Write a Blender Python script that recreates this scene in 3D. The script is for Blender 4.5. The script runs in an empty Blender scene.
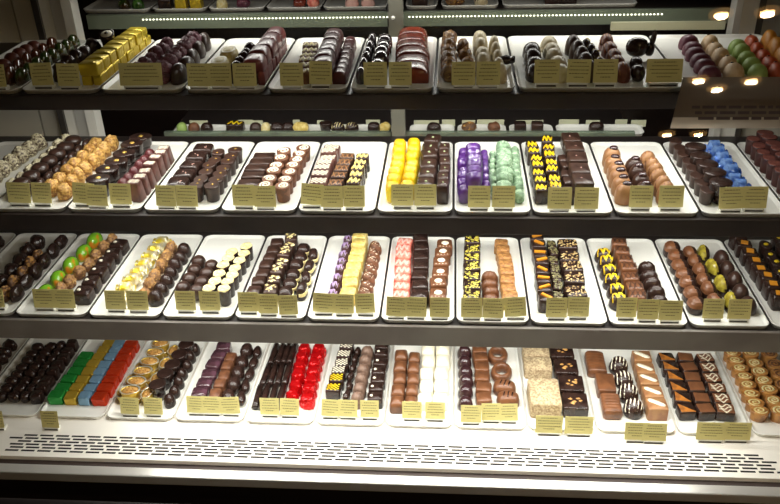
import bpy, bmesh, math, random
from mathutils import Vector, Matrix, noise
random.seed(7)
C = bpy.context.scene.collection
PI = math.pi
# ------------------------------------------------------------------ camera, world, lights, exposure
cam_d = bpy.data.cameras.new('camera'); cam = bpy.data.objects.new('camera', cam_d); C.objects.link(cam)
cam_d.sensor_width = 36.0; cam_d.lens = 818.82 / 780 * 36.0; cam_d.clip_start = 0.01
R_ = [[0.997254, 0.069049, -0.026784], [-0.010671, 0.491831, 0.870625], [-0.073289, 0.867948, -0.491217]]
cam.matrix_world = Matrix([[R_[0][0], R_[1][0], -R_[2][0], 0.00000], [R_[0][1], R_[1][1], -R_[2][1], -0.95112], [R_[0][2], R_[1][2], -R_[2][2], 1.58978], [0, 0, 0, 1]])
bpy.context.scene.camera = cam
vs = bpy.context.scene.view_settings
vs.view_transform = 'Standard'; vs.look = 'None'; vs.gamma = 1.0; vs.use_curve_mapping = False; vs.exposure = 0.25
w = bpy.data.worlds.new('world'); bpy.context.scene.world = w; w.use_nodes = True
w.node_tree.nodes['Background'].inputs[0].default_value = (1.0, 0.82, 0.68, 1); w.node_tree.nodes['Background'].inputs[1].default_value = 0.06

def area(name, loc, sx, sy, power, rot, col):
    d = bpy.data.lights.new(name, 'AREA'); d.shape = 'RECTANGLE'; d.size = sx; d.size_y = sy; d.energy = power; d.color = col
    o = bpy.data.objects.new(name, d); C.objects.link(o); o.location = loc; o.rotation_euler = rot; return o
WARM = (1.0, 0.975, 0.935)
# light strips of the case: one under every shelf, one under the canopy above the top shelf
area('top_strip_light', (-0.08, 0.295, 1.362), 0.86, 0.015, 1.0, (math.radians(-22), 0, 0), WARM)
area('shelf_strip_light', (-0.10, 0.150, 1.2485), 0.90, 0.010, 1.5, (math.radians(-4), 0, 0), WARM)
area('shelf_strip_light', (-0.10, 0.060, 1.2485), 0.90, 0.010, 0.8, (math.radians(-4), 0, 0), WARM)
area('shelf_strip_light', (-0.07, 0.110, 1.0905), 0.90, 0.010, 1.2, (math.radians(-4), 0, 0), WARM)
area('shelf_strip_light', (-0.07, 0.030, 1.0905), 0.90, 0.010, 1.0, (math.radians(-6), 0, 0), WARM)
area('shelf_strip_light', (-0.06, 0.080, 0.9335), 0.90, 0.010, 1.1, (math.radians(-4), 0, 0), WARM)
area('shelf_strip_light', (-0.04, -0.002, 0.9335), 0.84, 0.010, 1.75, (math.radians(-16), 0, 0), WARM)

# ------------------------------------------------------------------ measured layout (metres)
TRAYS = [
 (1, 0, -0.6128, 0.0389, 1.2588, 0.104, 0.2438),
 (1, 1, -0.5065, 0.0389, 1.2588, 0.1027, 0.2438),
 (1, 2, -0.3983, 0.0389, 1.2588, 0.1076, 0.2438),
 (1, 3, -0.2893, 0.0389, 1.2588, 0.1044, 0.2438),
 (1, 4, -0.1827, 0.0389, 1.2588, 0.1028, 0.2438),
 (1, 5, -0.0756, 0.0389, 1.2588, 0.1055, 0.2438),
 (1, 6, 0.0294, 0.0389, 1.2588, 0.0985, 0.2438),
 (1, 7, 0.183, 0.0389, 1.2588, 0.2026, 0.2438),
 (1, 8, 0.3679, 0.0389, 1.2588, 0.1612, 0.2438),
 (2, -1, -0.6819, 0.011, 1.1015, 0.104, 0.2438),
 (2, 0, -0.5749, 0.011, 1.1015, 0.104, 0.2438),
 (2, 1, -0.4685, 0.011, 1.1015, 0.1028, 0.2438),
 (2, 2, -0.3621, 0.011, 1.1015, 0.1039, 0.2438),
 (2, 3, -0.2562, 0.011, 1.1015, 0.102, 0.2438),
 (2, 4, -0.151, 0.011, 1.1015, 0.1025, 0.2438),
 (2, 5, -0.0472, 0.011, 1.1015, 0.099, 0.2438),
 (2, 6, 0.0548, 0.011, 1.1015, 0.0991, 0.2438),
 (2, 7, 0.1587, 0.011, 1.1015, 0.1025, 0.2438),
 (2, 8, 0.2658, 0.011, 1.1015, 0.1059, 0.2438),
 (2, 9, 0.3754, 0.011, 1.1015, 0.1072, 0.2438),
 (2, 10, 0.484, 0.011, 1.1015, 0.104, 0.2438),
 (3, 0, -0.7853, -0.0118, 0.9446, 0.104, 0.2438),
 (3, 1, -0.6783, -0.0118, 0.9446, 0.104, 0.2438),
 (3, 2, -0.5705, -0.0118, 0.9446, 0.1056, 0.2438),
 (3, 3, -0.4622, -0.0118, 0.9446, 0.1049, 0.2438),
 (3, 4, -0.3558, -0.0118, 0.9446, 0.1019, 0.2438),
 (3, 5, -0.2518, -0.0118, 0.9446, 0.1002, 0.2438),
 (3, 6, -0.1483, -0.0118, 0.9446, 0.1008, 0.2438),
 (3, 7, -0.0441, -0.0118, 0.9446, 0.1016, 0.2438),
 (3, 8, 0.0594, -0.0118, 0.9446, 0.0994, 0.2438),
 (3, 9, 0.1637, -0.0118, 0.9446, 0.1031, 0.2438),
 (3, 10, 0.2703, -0.0118, 0.9446, 0.1043, 0.2438),
 (3, 11, 0.3779, -0.0118, 0.9446, 0.1048, 0.2438),
 (3, 12, 0.4853, -0.0118, 0.9446, 0.104, 0.2438),
 (4, 0, -0.8048, 0.0, 0.7448, 0.104, 0.2438),
 (4, 1, -0.6978, 0.0, 0.7448, 0.104, 0.2438),
 (4, 2, -0.5899, 0.0, 0.7448, 0.1058, 0.2438),
 (4, 3, -0.4802, 0.0, 0.7448, 0.1075, 0.2438),
 (4, 4, -0.3698, 0.0, 0.7448, 0.1074, 0.2438),
 (4, 5, -0.2596, 0.0, 0.7448, 0.107, 0.2438),
 (4, 6, -0.1507, 0.0, 0.7448, 0.1048, 0.2438),
 (4, 7, -0.0442, 0.0, 0.7448, 0.1022, 0.2438),
 (4, 8, 0.0634, 0.0, 0.7448, 0.1071, 0.2438),
 (4, 9, 0.1698, 0.0, 0.7448, 0.0995, 0.2438),
 (4, 10, 0.2801, 0.0, 0.7448, 0.1151, 0.2438),
 (4, 11, 0.3936, 0.0, 0.7448, 0.1059, 0.2438),
 (4, 12, 0.5015, 0.0, 0.7448, 0.104, 0.2438),
]
ROWS = [
 (1, 0, -0.6093, 0.1986, -0.6077, 0.0798, 6, 'ball', 'redbrown', 0.0228, 0.023, 0.026, 0.0, 'dull red brown truffle in outer row', {}),
 (1, 0, -0.5896, 0.2133, -0.5887, 0.0783, 6, 'dome', 'glossbrown', 0.0152, 0.0265, 0.0248, 0.0, 'glossy brown glazed dome', {}),
 (1, 0, -0.5731, 0.2511, -0.5728, 0.0769, 8, 'dome', 'glossgreen', 0.0165, 0.0244, 0.0206, 0.0, 'glossy green black glazed dome', {}),
 (1, 1, -0.5164, 0.188, -0.5214, 0.0848, 5, 'lump', 'dark', 0.0213, 0.025, 0.028, 0.0, 'matt dark lump beside gold bricks', {}),
 (1, 1, -0.4953, 0.2062, -0.4945, 0.2039, 1, 'cup', 'dark', 0.0214, 0.026, 0.034, 0.0, 'single dark cup with white top and dark dot', {'top': 'eye', 'tm': 'white'}),
 (1, 1, -0.4713, 0.2454, -0.4741, 0.0769, 8, 'brick', 'f_goldy', 0.0259, 0.0236, 0.0157, 0.0129, 'yellow gold foil brick in raised row', {}),
 (1, 1, -0.4771, 0.2454, -0.4783, 0.0769, 8, 'brick', 'f_goldy', 0.0133, 0.0236, 0.0123, 0.0, 'lower layer yellow gold foil brick in raised row', {}),
 (1, 1, -0.4646, 0.2556, -0.465, 0.0777, 8, 'brick', 'f_goldy', 0.0117, 0.0249, 0.014, 0.0, 'yellow gold foil brick in lower row', {}),
 (1, 2, -0.411, 0.2031, -0.4148, 0.0829, 6, 'cluster', 'purplesug', 0.023, 0.0233, 0.026, 0.0, 'sugared dark purple truffle in left row', {}),
 (1, 2, -0.3762, 0.2166, -0.3777, 0.0762, 7, 'cluster', 'purplesug', 0.0229, 0.0229, 0.0166, 0.0136, 'sugared dark purple truffle in middle row', {}),
 (1, 2, -0.3832, 0.2166, -0.3777, 0.0762, 7, 'cluster', 'purplesug', 0.0145, 0.0229, 0.013, 0.0, 'lower layer sugared dark purple truffle in middle row', {}),
 (1, 2, -0.3664, 0.2354, -0.3584, 0.0818, 5, 'dome', 'dark2', 0.0196, 0.035, 0.023, 0.0, 'dark upright dome at tray edge', {}),
 (1, 3, -0.3087, 0.1577, -0.3112, 0.1125, 2, 'oval', 'cream', 0.0264, 0.039, 0.022, 0.0, 'cream oval with pale nuts', {'top': 'cap0', 'tm': 'white'}),
 (1, 3, -0.2848, 0.1801, -0.2818, 0.08, 5, 'dome', 'dark', 0.0196, 0.0243, 0.026, 0.0, 'dark glossy arch beside red loaves', {}),
 (1, 3, -0.2546, 0.2099, -0.2562, 0.0815, 5, 'loaf', 'redloaf', 0.0286, 0.0315, 0.0191, 0.0157, 'upright red brown loaf in raised row', {}),
 (1, 3, -0.26, 0.2099, -0.2607, 0.0815, 5, 'loaf', 'redloaf', 0.0175, 0.0315, 0.0151, 0.0, 'lower layer upright red brown loaf in raised row', {}),
 (1, 3, -0.2461, 0.2191, -0.2463, 0.0747, 8, 'loaf', 'redloaf', 0.0103, 0.0202, 0.0174, 0.0, 'small red brown loaf at tray edge', {}),
 (1, 4, -0.2017, 0.1975, -0.1891, 0.0767, 6, 'square', 'cocoa', 0.0238, 0.0237, 0.0158, 0.0, 'brown square with cream pattern', {'top': 'zig', 'tm': 'cream'}),
 (1, 4, -0.1693, 0.2086, -0.1663, 0.0777, 6, 'loaf', 'glossred', 0.027, 0.0256, 0.0178, 0.0146, 'upright glossy red brown loaf in raised row', {}),
 (1, 4, -0.1693, 0.2086, -0.1663, 0.0777, 6, 'loaf', 'glossred', 0.0216, 0.0256, 0.014, 0.0, 'lower layer upright glossy red brown loaf in raised row', {}),
 (1, 4, -0.1483, 0.2294, -0.1447, 0.0771, 8, 'loaf', 'glossred', 0.0184, 0.0213, 0.0168, 0.0, 'small glossy red loaf at tray edge', {}),
 (1, 5, -0.1171, 0.2392, -0.1169, 0.0778, 6, 'dome', 'greygloss', 0.0151, 0.027, 0.0204, 0.0, 'dark oval with silvery sheen in narrow row', {}),
 (1, 5, -0.098, 0.2306, -0.0973, 0.0799, 6, 'oval', 'greygloss', 0.023, 0.0295, 0.0204, 0.0, 'dark oval with silvery sheen in broad row', {}),
 (1, 5, -0.0589, 0.2539, -0.0512, 0.0851, 6, 'loaf', 'redgloss', 0.0472, 0.0331, 0.021, 0.0, 'broad glossy mahogany loaf', {}),
 (1, 6, -0.0047, 0.2393, -0.0047, 0.0823, 6, 'cluster', 'nutcaramel', 0.0226, 0.0308, 0.021, 0.0, 'caramel nut cluster in left row', {}),
 (1, 6, 0.0152, 0.2023, 0.0215, 0.078, 4, 'cluster', 'nutcaramel', 0.0173, 0.0272, 0.0198, 0.0, 'caramel nut cluster in right row', {}),
 (1, 6, 0.039, 0.2377, 0.0418, 0.0823, 5, 'dome', 'creamgrey', 0.0219, 0.0359, 0.023, 0.0, 'cream coloured dome in left row', {}),
 (1, 6, 0.0579, 0.2124, 0.0615, 0.0775, 5, 'dome', 'creamgrey', 0.0154, 0.0263, 0.0224, 0.0, 'cream coloured dome in right row', {}),
 (1, 7, 0.1106, 0.1854, 0.1056, 0.083, 4, 'dome', 'dark', 0.0261, 0.0334, 0.0194, 0.0, 'dark dome at left of wide tray', {}),
 (1, 7, 0.1362, 0.2171, 0.1384, 0.0825, 5, 'dome', 'creamgrey', 0.0251, 0.033, 0.021, 0.0, 'cream dome on wide tray', {}),
 (1, 7, 0.1676, 0.1986, 0.1721, 0.0799, 5, 'dome', 'dark2', 0.022, 0.0291, 0.0264, 0.0, 'brown dome on wide tray', {}),
 (1, 7, 0.1859, 0.1976, 0.1904, 0.0765, 5, 'dome', 'dark', 0.0143, 0.0243, 0.0224, 0.0, 'small dark dome with yellow dots', {'top': 'specks', 'tm': 'yellow'}),
 (1, 7, 0.2167, 0.2177, 0.2145, 0.0816, 5, 'dome', 'redbrown', 0.0216, 0.0333, 0.021, 0.0, 'red brown dome with orange stripes', {'top': 'stripes', 'tm': 'orange_br'}),
 (1, 7, 0.2386, 0.1146, 0.234, 0.0785, 2, 'ball', 'dark', 0.0172, 0.0282, 0.0182, 0.0, 'dark ball in front of chocolate rabbit', {}),
 (1, 8, 0.3302, 0.2193, 0.3228, 0.0797, 6, 'dome', 'plum', 0.0287, 0.0274, 0.0182, 0.0, 'plum purple domed sweet', {}),
 (1, 8, 0.357, 0.213, 0.3538, 0.0824, 5, 'dome', 'creammac', 0.0249, 0.032, 0.0196, 0.0, 'cream domed sweet with dark dot', {'top': 'dotd', 'tm': 'dark'}),
 (1, 8, 0.3904, 0.1964, 0.382, 0.0799, 5, 'dome', 'green', 0.0253, 0.0285, 0.0196, 0.0, 'pale green domed sweet', {}),
 (1, 8, 0.4129, 0.2111, 0.4049, 0.0823, 5, 'dome', 'orange_mac', 0.0188, 0.0316, 0.0196, 0.0, 'orange domed sweet with dark dot', {'top': 'dotd', 'tm': 'dark'}),
 (1, 8, 0.4328, 0.2014, 0.4255, 0.0938, 4, 'dome', 'orange_yel', 0.0207, 0.0348, 0.028, 0.0, 'amber domed sweet', {}),
 (2, -1, -0.6581, 0.2298, -0.6675, 0.0723, 7, 'cluster', 'whitedark', 0.0252, 0.0255, 0.024, 0.0, 'white and dark chip cluster in left row', {}),
 (2, 0, -0.611, 0.2324, -0.6122, 0.0557, 8, 'cluster', 'whitedark', 0.0222, 0.0245, 0.024, 0.0, 'white and dark chip cluster in right row', {}),
 (2, 0, -0.5902, 0.2139, -0.5976, 0.0514, 7, 'ball', 'dark2', 0.0259, 0.0265, 0.0157, 0.0129, 'large dark cocoa truffle', {}),
 (2, 0, -0.59, 0.2139, -0.5933, 0.0514, 7, 'ball', 'dark2', 0.0156, 0.0265, 0.0123, 0.0, 'lower layer large dark cocoa truffle', {}),
 (2, 0, -0.574, 0.2189, -0.5783, 0.0684, 7, 'ball', 'dark2', 0.0138, 0.0237, 0.02, 0.0, 'small reddish cocoa truffle', {}),
 (2, 0, -0.5569, 0.2172, -0.5598, 0.0598, 7, 'cluster', 'goldnut', 0.02, 0.0254, 0.024, 0.0, 'golden nut coated ball in left row', {}),
 (2, 0, -0.5367, 0.226, -0.5376, 0.0499, 8, 'cluster', 'goldnut', 0.0204, 0.0246, 0.0232, 0.0, 'golden nut coated ball in right row', {}),
 (2, 1, -0.4826, 0.2155, -0.4891, 0.057, 6, 'disc', 'dark', 0.0348, 0.0307, 0.0154, 0.0126, 'flat dark disc with gold dot', {'top': 'dot', 'tm': 'gold'}),
 (2, 1, -0.4826, 0.2155, -0.4891, 0.057, 6, 'disc', 'dark', 0.0273, 0.0307, 0.012, 0.0, 'lower layer flat dark disc with gold dot', {}),
 (2, 1, -0.4535, 0.169, -0.4572, 0.0609, 6, 'dome', 'glossred', 0.0194, 0.021, 0.024, 0.0, 'glossy dark red dome', {}),
 (2, 1, -0.4322, 0.175, -0.4331, 0.0474, 7, 'wedge', 'milkpink', 0.0227, 0.0208, 0.028, 0.0, 'tall tapered chocolate with white lines', {'top': 'lines', 'tm': 'white'}),
 (2, 2, -0.375, 0.181, -0.3761, 0.0551, 5, 'square', 'dark', 0.0304, 0.0305, 0.024, 0.0, 'dark square with small pale flecks', {'top': 'flecks', 'tm': 'palepink'}),
 (2, 2, -0.3459, 0.165, -0.3481, 0.0483, 6, 'cup', 'dark2', 0.02, 0.0229, 0.022, 0.0, 'round dark cup with gold mark in left row', {'top': 'fleck', 'tm': 'gold'}),
 (2, 2, -0.3249, 0.1784, -0.3254, 0.0481, 7, 'cup', 'dark2', 0.0217, 0.0213, 0.021, 0.0, 'round dark cup with gold mark in right row', {'top': 'fleck', 'tm': 'gold'}),
 (2, 3, -0.2765, 0.1564, -0.2786, 0.0649, 5, 'bar', 'dark2', 0.0332, 0.0222, 0.02, 0.0, 'flat plain dark square', {}),
 (2, 3, -0.2467, 0.1659, -0.2513, 0.0481, 6, 'cup', 'cocoa', 0.0216, 0.0231, 0.024, 0.0, 'brown cup with white spiral in left row', {'top': 'swirl', 'tm': 'white'}),
 (2, 3, -0.2235, 0.1869, -0.2285, 0.0488, 7, 'cup', 'cocoa', 0.0216, 0.0226, 0.0218, 0.0, 'brown cup with white spiral in right row', {'top': 'swirl', 'tm': 'white'}),
 (2, 4, -0.1787, 0.1871, -0.1811, 0.0636, 7, 'square', 'milkpink', 0.0264, 0.02, 0.024, 0.0, 'square with pinkish white pattern', {'top': 'check', 'tm': 'white'}),
 (2, 4, -0.1518, 0.156, -0.1555, 0.0618, 5, 'square', 'dark2', 0.0231, 0.0229, 0.022, 0.0, 'brown square with zigzag lines', {'top': 'hatch', 'tm': 'tan'}),
 (2, 4, -0.1297, 0.1514, -0.1326, 0.0609, 5, 'square', 'dark', 0.0207, 0.0219, 0.024, 0.0, 'dark square with cream yellow swirl', {'top': 'zig', 'tm': 'paleyellow'}),
 (2, 5, -0.0771, 0.198, -0.0783, 0.0494, 7, 'pleat', 'yellow', 0.0207, 0.024, 0.028, 0.0, 'bright yellow ridged bonbon in left row', {}),
 (2, 5, -0.0562, 0.2021, -0.0571, 0.0529, 7, 'pleat', 'yellow', 0.0207, 0.0241, 0.028, 0.0, 'bright yellow ridged bonbon in right row', {}),
 (2, 5, -0.029, 0.2118, -0.0333, 0.0522, 6, 'square', 'dark2', 0.0244, 0.0313, 0.028, 0.0, 'dark square with tiny green dot in left row', {'top': 'dots', 'tm': 'palegreen'}),
 (2, 5, -0.0093, 0.1812, -0.0107, 0.0494, 6, 'square', 'dark2', 0.0159, 0.0258, 0.026, 0.0, 'dark square with tiny green dot in right row', {'top': 'dots', 'tm': 'palegreen'}),
 (2, 6, 0.0181, 0.1746, 0.0179, 0.0476, 7, 'pleat', 'purple', 0.0179, 0.0207, 0.024, 0.0, 'shiny purple ridged bonbon in left row', {}),
 (2, 6, 0.0323, 0.1532, 0.031, 0.047, 6, 'pleat', 'purple', 0.023, 0.0208, 0.0231, 0.0189, 'shiny purple ridged bonbon in raised middle row', {}),
 (2, 6, 0.0342, 0.1532, 0.0336, 0.047, 6, 'pleat', 'purple', 0.0132, 0.0208, 0.0183, 0.0, 'lower layer shiny purple ridged bonbon in raised middle row', {}),
 (2, 6, 0.048, 0.1725, 0.0465, 0.066, 6, 'pleat', 'purple', 0.0122, 0.0207, 0.024, 0.0, 'shiny purple ridged bonbon in right row', {}),
 (2, 6, 0.0606, 0.1683, 0.0583, 0.0544, 6, 'cluster', 'mint', 0.0114, 0.0214, 0.022, 0.0, 'pale green flaked truffle in left row', {}),
 (2, 6, 0.0776, 0.183, 0.0706, 0.0485, 7, 'cluster', 'mint', 0.0251, 0.022, 0.017, 0.0139, 'pale green flaked truffle in raised middle row', {}),
 (2, 6, 0.0765, 0.183, 0.073, 0.0485, 7, 'cluster', 'mint', 0.018, 0.022, 0.0133, 0.0, 'lower layer pale green flaked truffle in raised middle row', {}),
 (2, 6, 0.0931, 0.1924, 0.0909, 0.0477, 8, 'cluster', 'mint', 0.0149, 0.0203, 0.0184, 0.0, 'pale green flaked truffle in right row', {}),
 (2, 7, 0.1214, 0.2032, 0.1201, 0.0505, 7, 'square', 'dark', 0.0181, 0.0249, 0.0204, 0.0, 'dark square streaked yellow in left row', {'top': 'zig', 'tm': 'yellow'}),
 (2, 7, 0.144, 0.2146, 0.1381, 0.051, 7, 'square', 'dark', 0.0178, 0.0267, 0.0238, 0.0, 'dark square streaked yellow in right row', {'top': 'zig', 'tm': 'yellow'}),
 (2, 7, 0.1605, 0.1514, 0.1567, 0.0479, 5, 'square', 'dark2', 0.0142, 0.0228, 0.02, 0.0, 'small dark block at tray middle', {}),
 (2, 7, 0.1765, 0.2018, 0.175, 0.056, 5, 'bar', 'dark2', 0.0264, 0.0357, 0.0176, 0.0144, 'large dark block with pale fleck', {'top': 'fleck', 'tm': 'palepink'}),
 (2, 7, 0.1779, 0.2018, 0.1755, 0.0521, 5, 'bar', 'dark2', 0.0192, 0.0312, 0.0138, 0.0, 'lower layer large dark block with pale fleck', {}),
 (2, 8, 0.2316, 0.1706, 0.23, 0.0485, 6, 'oval', 'tan', 0.0267, 0.0239, 0.026, 0.0, 'tan oval topped with dark nut in left row', {'top': 'nutbar', 'tm': 'glossdark'}),
 (2, 8, 0.2573, 0.1342, 0.2561, 0.0573, 4, 'oval', 'dark2', 0.0251, 0.0249, 0.026, 0.0, 'dark oval topped with dark nut', {'top': 'nutbar', 'tm': 'glossdark'}),
 (2, 8, 0.2821, 0.1621, 0.2833, 0.0486, 6, 'dome', 'tan', 0.0247, 0.0223, 0.028, 0.0, 'smooth tan dome with thin dark lines', {'top': 'stripes', 'tm': 'milk'}),
 (2, 9, 0.3346, 0.2205, 0.3346, 0.0494, 8, 'cup', 'dark2', 0.0183, 0.024, 0.0184, 0.0, 'small dark cup with ridged side', {}),
 (2, 9, 0.349, 0.1724, 0.3516, 0.052, 5, 'disc', 'dark', 0.0305, 0.0295, 0.0165, 0.0135, 'broad dark disc', {}),
 (2, 9, 0.3538, 0.1724, 0.3543, 0.052, 5, 'disc', 'dark', 0.02, 0.0295, 0.0129, 0.0, 'lower layer broad dark disc', {}),
 (2, 9, 0.3884, 0.2121, 0.3829, 0.0484, 8, 'twist', 'f_cobalt', 0.0261, 0.0229, 0.024, 0.0, 'blue cellophane wrapped candy', {}),
 (2, 10, 0.446, 0.2195, 0.446, 0.0807, 7, 'cup', 'reddust', 0.0208, 0.0224, 0.022, 0.0, 'dark cup with red dusted top in left row', {'top': 'cap0', 'tm': 'reddust2'}),
 (2, 10, 0.4637, 0.2287, 0.4629, 0.1225, 6, 'cup', 'reddust', 0.025, 0.0206, 0.0165, 0.0135, 'tall dark cup with red dusted top', {'top': 'cap0', 'tm': 'reddust2'}),
 (2, 10, 0.465, 0.2287, 0.465, 0.1225, 6, 'cup', 'reddust', 0.0172, 0.0206, 0.0129, 0.0, 'lower layer tall dark cup with red dusted top', {}),
 (3, 0, -0.7492, 0.1857, -0.7492, 0.0955, 4, 'lump', 'dark', 0.0257, 0.0292, 0.02, 0.0, 'dark truffle on the far left tray', {}),
 (3, 1, -0.676, 0.1827, -0.6736, 0.0289, 6, 'lump', 'dark', 0.0248, 0.0301, 0.024, 0.0, 'rough dark nut cluster in left row', {}),
 (3, 1, -0.6534, 0.1371, -0.6536, 0.0284, 5, 'cluster', 'nutdark', 0.0151, 0.0266, 0.024, 0.0, 'dark cluster topped with nuts', {}),
 (3, 1, -0.6379, 0.1883, -0.6379, 0.0308, 6, 'lump', 'dark', 0.0156, 0.0309, 0.0214, 0.0, 'rough dark nut cluster in right row', {}),
 (3, 2, -0.5847, 0.1967, -0.598, 0.0356, 5, 'dome', 'greenorange', 0.0241, 0.0357, 0.02, 0.0, 'green dome splashed with orange', {}),
 (3, 2, -0.5543, 0.196, -0.5759, 0.0418, 7, 'cluster', 'nutmilk', 0.0174, 0.0249, 0.02, 0.0, 'brown piece covered in nut sprinkles', {}),
 (3, 2, -0.5342, 0.1727, -0.5351, 0.0295, 6, 'square', 'dark', 0.0255, 0.0278, 0.02, 0.0, 'dark rectangle with one white dot', {'top': 'dotl', 'tm': 'white'}),
 (3, 3, -0.4705, 0.1944, -0.4807, 0.0257, 8, 'twist', 'f_candy', 0.0284, 0.0236, 0.018, 0.0, 'crinkled gold and silver foil candy', {}),
 (3, 3, -0.4484, 0.1723, -0.4453, 0.0303, 6, 'cluster', 'nutmilk', 0.0166, 0.0267, 0.02, 0.0, 'milk chocolate nut cluster', {}),
 (3, 3, -0.4252, 0.1658, -0.4252, 0.0261, 7, 'dome', 'dark', 0.0232, 0.0228, 0.0214, 0.0, 'smooth dark dome beside gold candies', {}),
 (3, 4, -0.3883, 0.124, -0.3914, 0.0505, 4, 'ball', 'dark2', 0.0233, 0.0238, 0.022, 0.0, 'smooth dark brown ball in left row', {}),
 (3, 4, -0.3645, 0.111, -0.368, 0.04, 4, 'ball', 'dark2', 0.0231, 0.023, 0.022, 0.0, 'smooth dark brown ball in right row', {}),
 (3, 4, -0.3388, 0.1403, -0.3459, 0.0303, 6, 'cup', 'dark', 0.0199, 0.0213, 0.024, 0.0, 'dark cup topped with cream in left row', {'top': 'cap', 'tm': 'cream'}),
 (3, 4, -0.3188, 0.1566, -0.3246, 0.0271, 7, 'cup', 'dark', 0.0195, 0.0209, 0.024, 0.0, 'dark cup topped with cream in right row', {'top': 'cap', 'tm': 'cream'}),
 (3, 5, -0.277, 0.1798, -0.2814, 0.0363, 7, 'square', 'dark2', 0.0214, 0.0232, 0.02, 0.0, 'plain reddish dark square', {}),
 (3, 5, -0.2552, 0.1925, -0.2596, 0.039, 7, 'square', 'dark2', 0.0213, 0.0248, 0.022, 0.0, 'dark square with white flakes', {'top': 'flakes', 'tm': 'cream'}),
 (3, 5, -0.2327, 0.1691, -0.2363, 0.0385, 6, 'oval', 'dark', 0.0236, 0.0253, 0.02, 0.0, 'dark oval with cream rim', {'top': 'rim', 'tm': 'cream'}),
 (3, 5, -0.2132, 0.1502, -0.2145, 0.0499, 4, 'oval', 'dark', 0.0156, 0.0287, 0.02, 0.0, 'narrow dark oval with cream rim', {'top': 'rim', 'tm': 'cream'}),
 (3, 6, -0.1653, 0.2, -0.1678, 0.0349, 8, 'dome', 'purple_d', 0.018, 0.0229, 0.02, 0.0, 'purple marbled dark dome', {'top': 'zig', 'tm': 'lilac'}),
 (3, 6, -0.1437, 0.2001, -0.1465, 0.035, 8, 'square', 'paleyellow', 0.0244, 0.0229, 0.022, 0.0, 'pale yellow waffled square', {}),
 (3, 6, -0.1185, 0.1793, -0.1234, 0.0356, 7, 'dome', 'cocoa', 0.0218, 0.0232, 0.022, 0.0, 'brown dome with white speckles', {'top': 'specks', 'tm': 'white'}),
 (3, 7, -0.0725, 0.1885, -0.0691, 0.0323, 8, 'square', 'pink', 0.0256, 0.0217, 0.02, 0.0, 'pink red marbled square', {'top': 'zig', 'tm': 'palepink'}),
 (3, 7, -0.0469, 0.199, -0.0435, 0.0303, 7, 'square', 'dark', 0.0254, 0.0273, 0.02, 0.0, 'plain dark square beside pink squares', {}),
 (3, 7, -0.0098, 0.1832, -0.0179, 0.0362, 6, 'square', 'milk', 0.0255, 0.0285, 0.02, 0.0, 'milk square with big white dot', {'top': 'bigdot', 'tm': 'white'}),
 (3, 8, 0.035, 0.189, 0.0306, 0.0269, 7, 'square', 'dark', 0.0254, 0.0263, 0.022, 0.0, 'dark square with yellow pistachio bits', {'top': 'nuts', 'tm': 'pist'}),
 (3, 8, 0.0589, 0.0937, 0.0576, 0.0335, 4, 'ridge', 'milk', 0.0267, 0.0195, 0.018, 0.0, 'ribbed milk chocolate piece', {}),
 (3, 8, 0.0811, 0.1883, 0.0854, 0.0311, 8, 'square', 'tan_or', 0.0221, 0.0218, 0.02, 0.0, 'speckled golden brown square', {}),
 (3, 9, 0.1384, 0.2059, 0.135, 0.0263, 8, 'square', 'dark', 0.0223, 0.0249, 0.02, 0.0, 'dark square with orange peel stick', {'top': 'ostick', 'tm': 'orange'}),
 (3, 9, 0.1591, 0.1871, 0.1535, 0.0361, 7, 'square', 'dark', 0.0145, 0.0236, 0.018, 0.0, 'small dark square with green nuts', {'top': 'nuts', 'tm': 'greennut'}),
 (3, 9, 0.1822, 0.1771, 0.1769, 0.0435, 5, 'square', 'dark', 0.0312, 0.0324, 0.022, 0.0, 'broad dark square with pale nuts', {'top': 'nuts', 'tm': 'paleNut'}),
 (3, 10, 0.2367, 0.1637, 0.236, 0.0346, 6, 'dome', 'dark', 0.0271, 0.025, 0.022, 0.0, 'dark dome with yellow zigzag', {'top': 'zig', 'tm': 'yellow'}),
 (3, 10, 0.2625, 0.187, 0.2628, 0.0354, 7, 'square', 'milk', 0.0243, 0.0245, 0.022, 0.0, 'milk piece with crosshatched top', {'top': 'hatch', 'tm': 'dark2'}),
 (3, 10, 0.2916, 0.1213, 0.292, 0.0309, 5, 'ridge', 'dark', 0.0284, 0.0219, 0.022, 0.0, 'wavy dark chocolate piece', {}),
 (3, 11, 0.3426, 0.1836, 0.3428, 0.0275, 7, 'oval', 'dark', 0.0268, 0.0255, 0.0208, 0.0, 'brown oval half dipped dark in left row', {'top': 'half', 'tm': 'milk'}),
 (3, 11, 0.3675, 0.1713, 0.3681, 0.0355, 6, 'oval', 'dark', 0.0227, 0.0263, 0.022, 0.0, 'brown oval half dipped dark in middle row', {'top': 'half', 'tm': 'milk'}),
 (3, 11, 0.389, 0.1737, 0.3904, 0.0346, 4, 'dome', 'dark', 0.02, 0.037, 0.022, 0.0, 'dark dome with yellow green swirl', {'top': 'half', 'tm': 'yellowgreen'}),
 (3, 11, 0.4103, 0.1567, 0.4124, 0.0309, 5, 'dome', 'dark2', 0.0222, 0.0308, 0.022, 0.0, 'dark dome with violet sheen', {}),
 (3, 12, 0.4501, 0.2095, 0.4558, 0.0405, 8, 'square', 'dark', 0.0229, 0.0234, 0.022, 0.0, 'dark square with orange diamond', {'top': 'square', 'tm': 'orange'}),
 (3, 12, 0.4829, 0.1836, 0.4761, 0.0545, 6, 'cup', 'dark', 0.0178, 0.0251, 0.02, 0.0, 'dark cup with yellow dot in left row', {'top': 'dot', 'tm': 'yellow'}),
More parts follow.
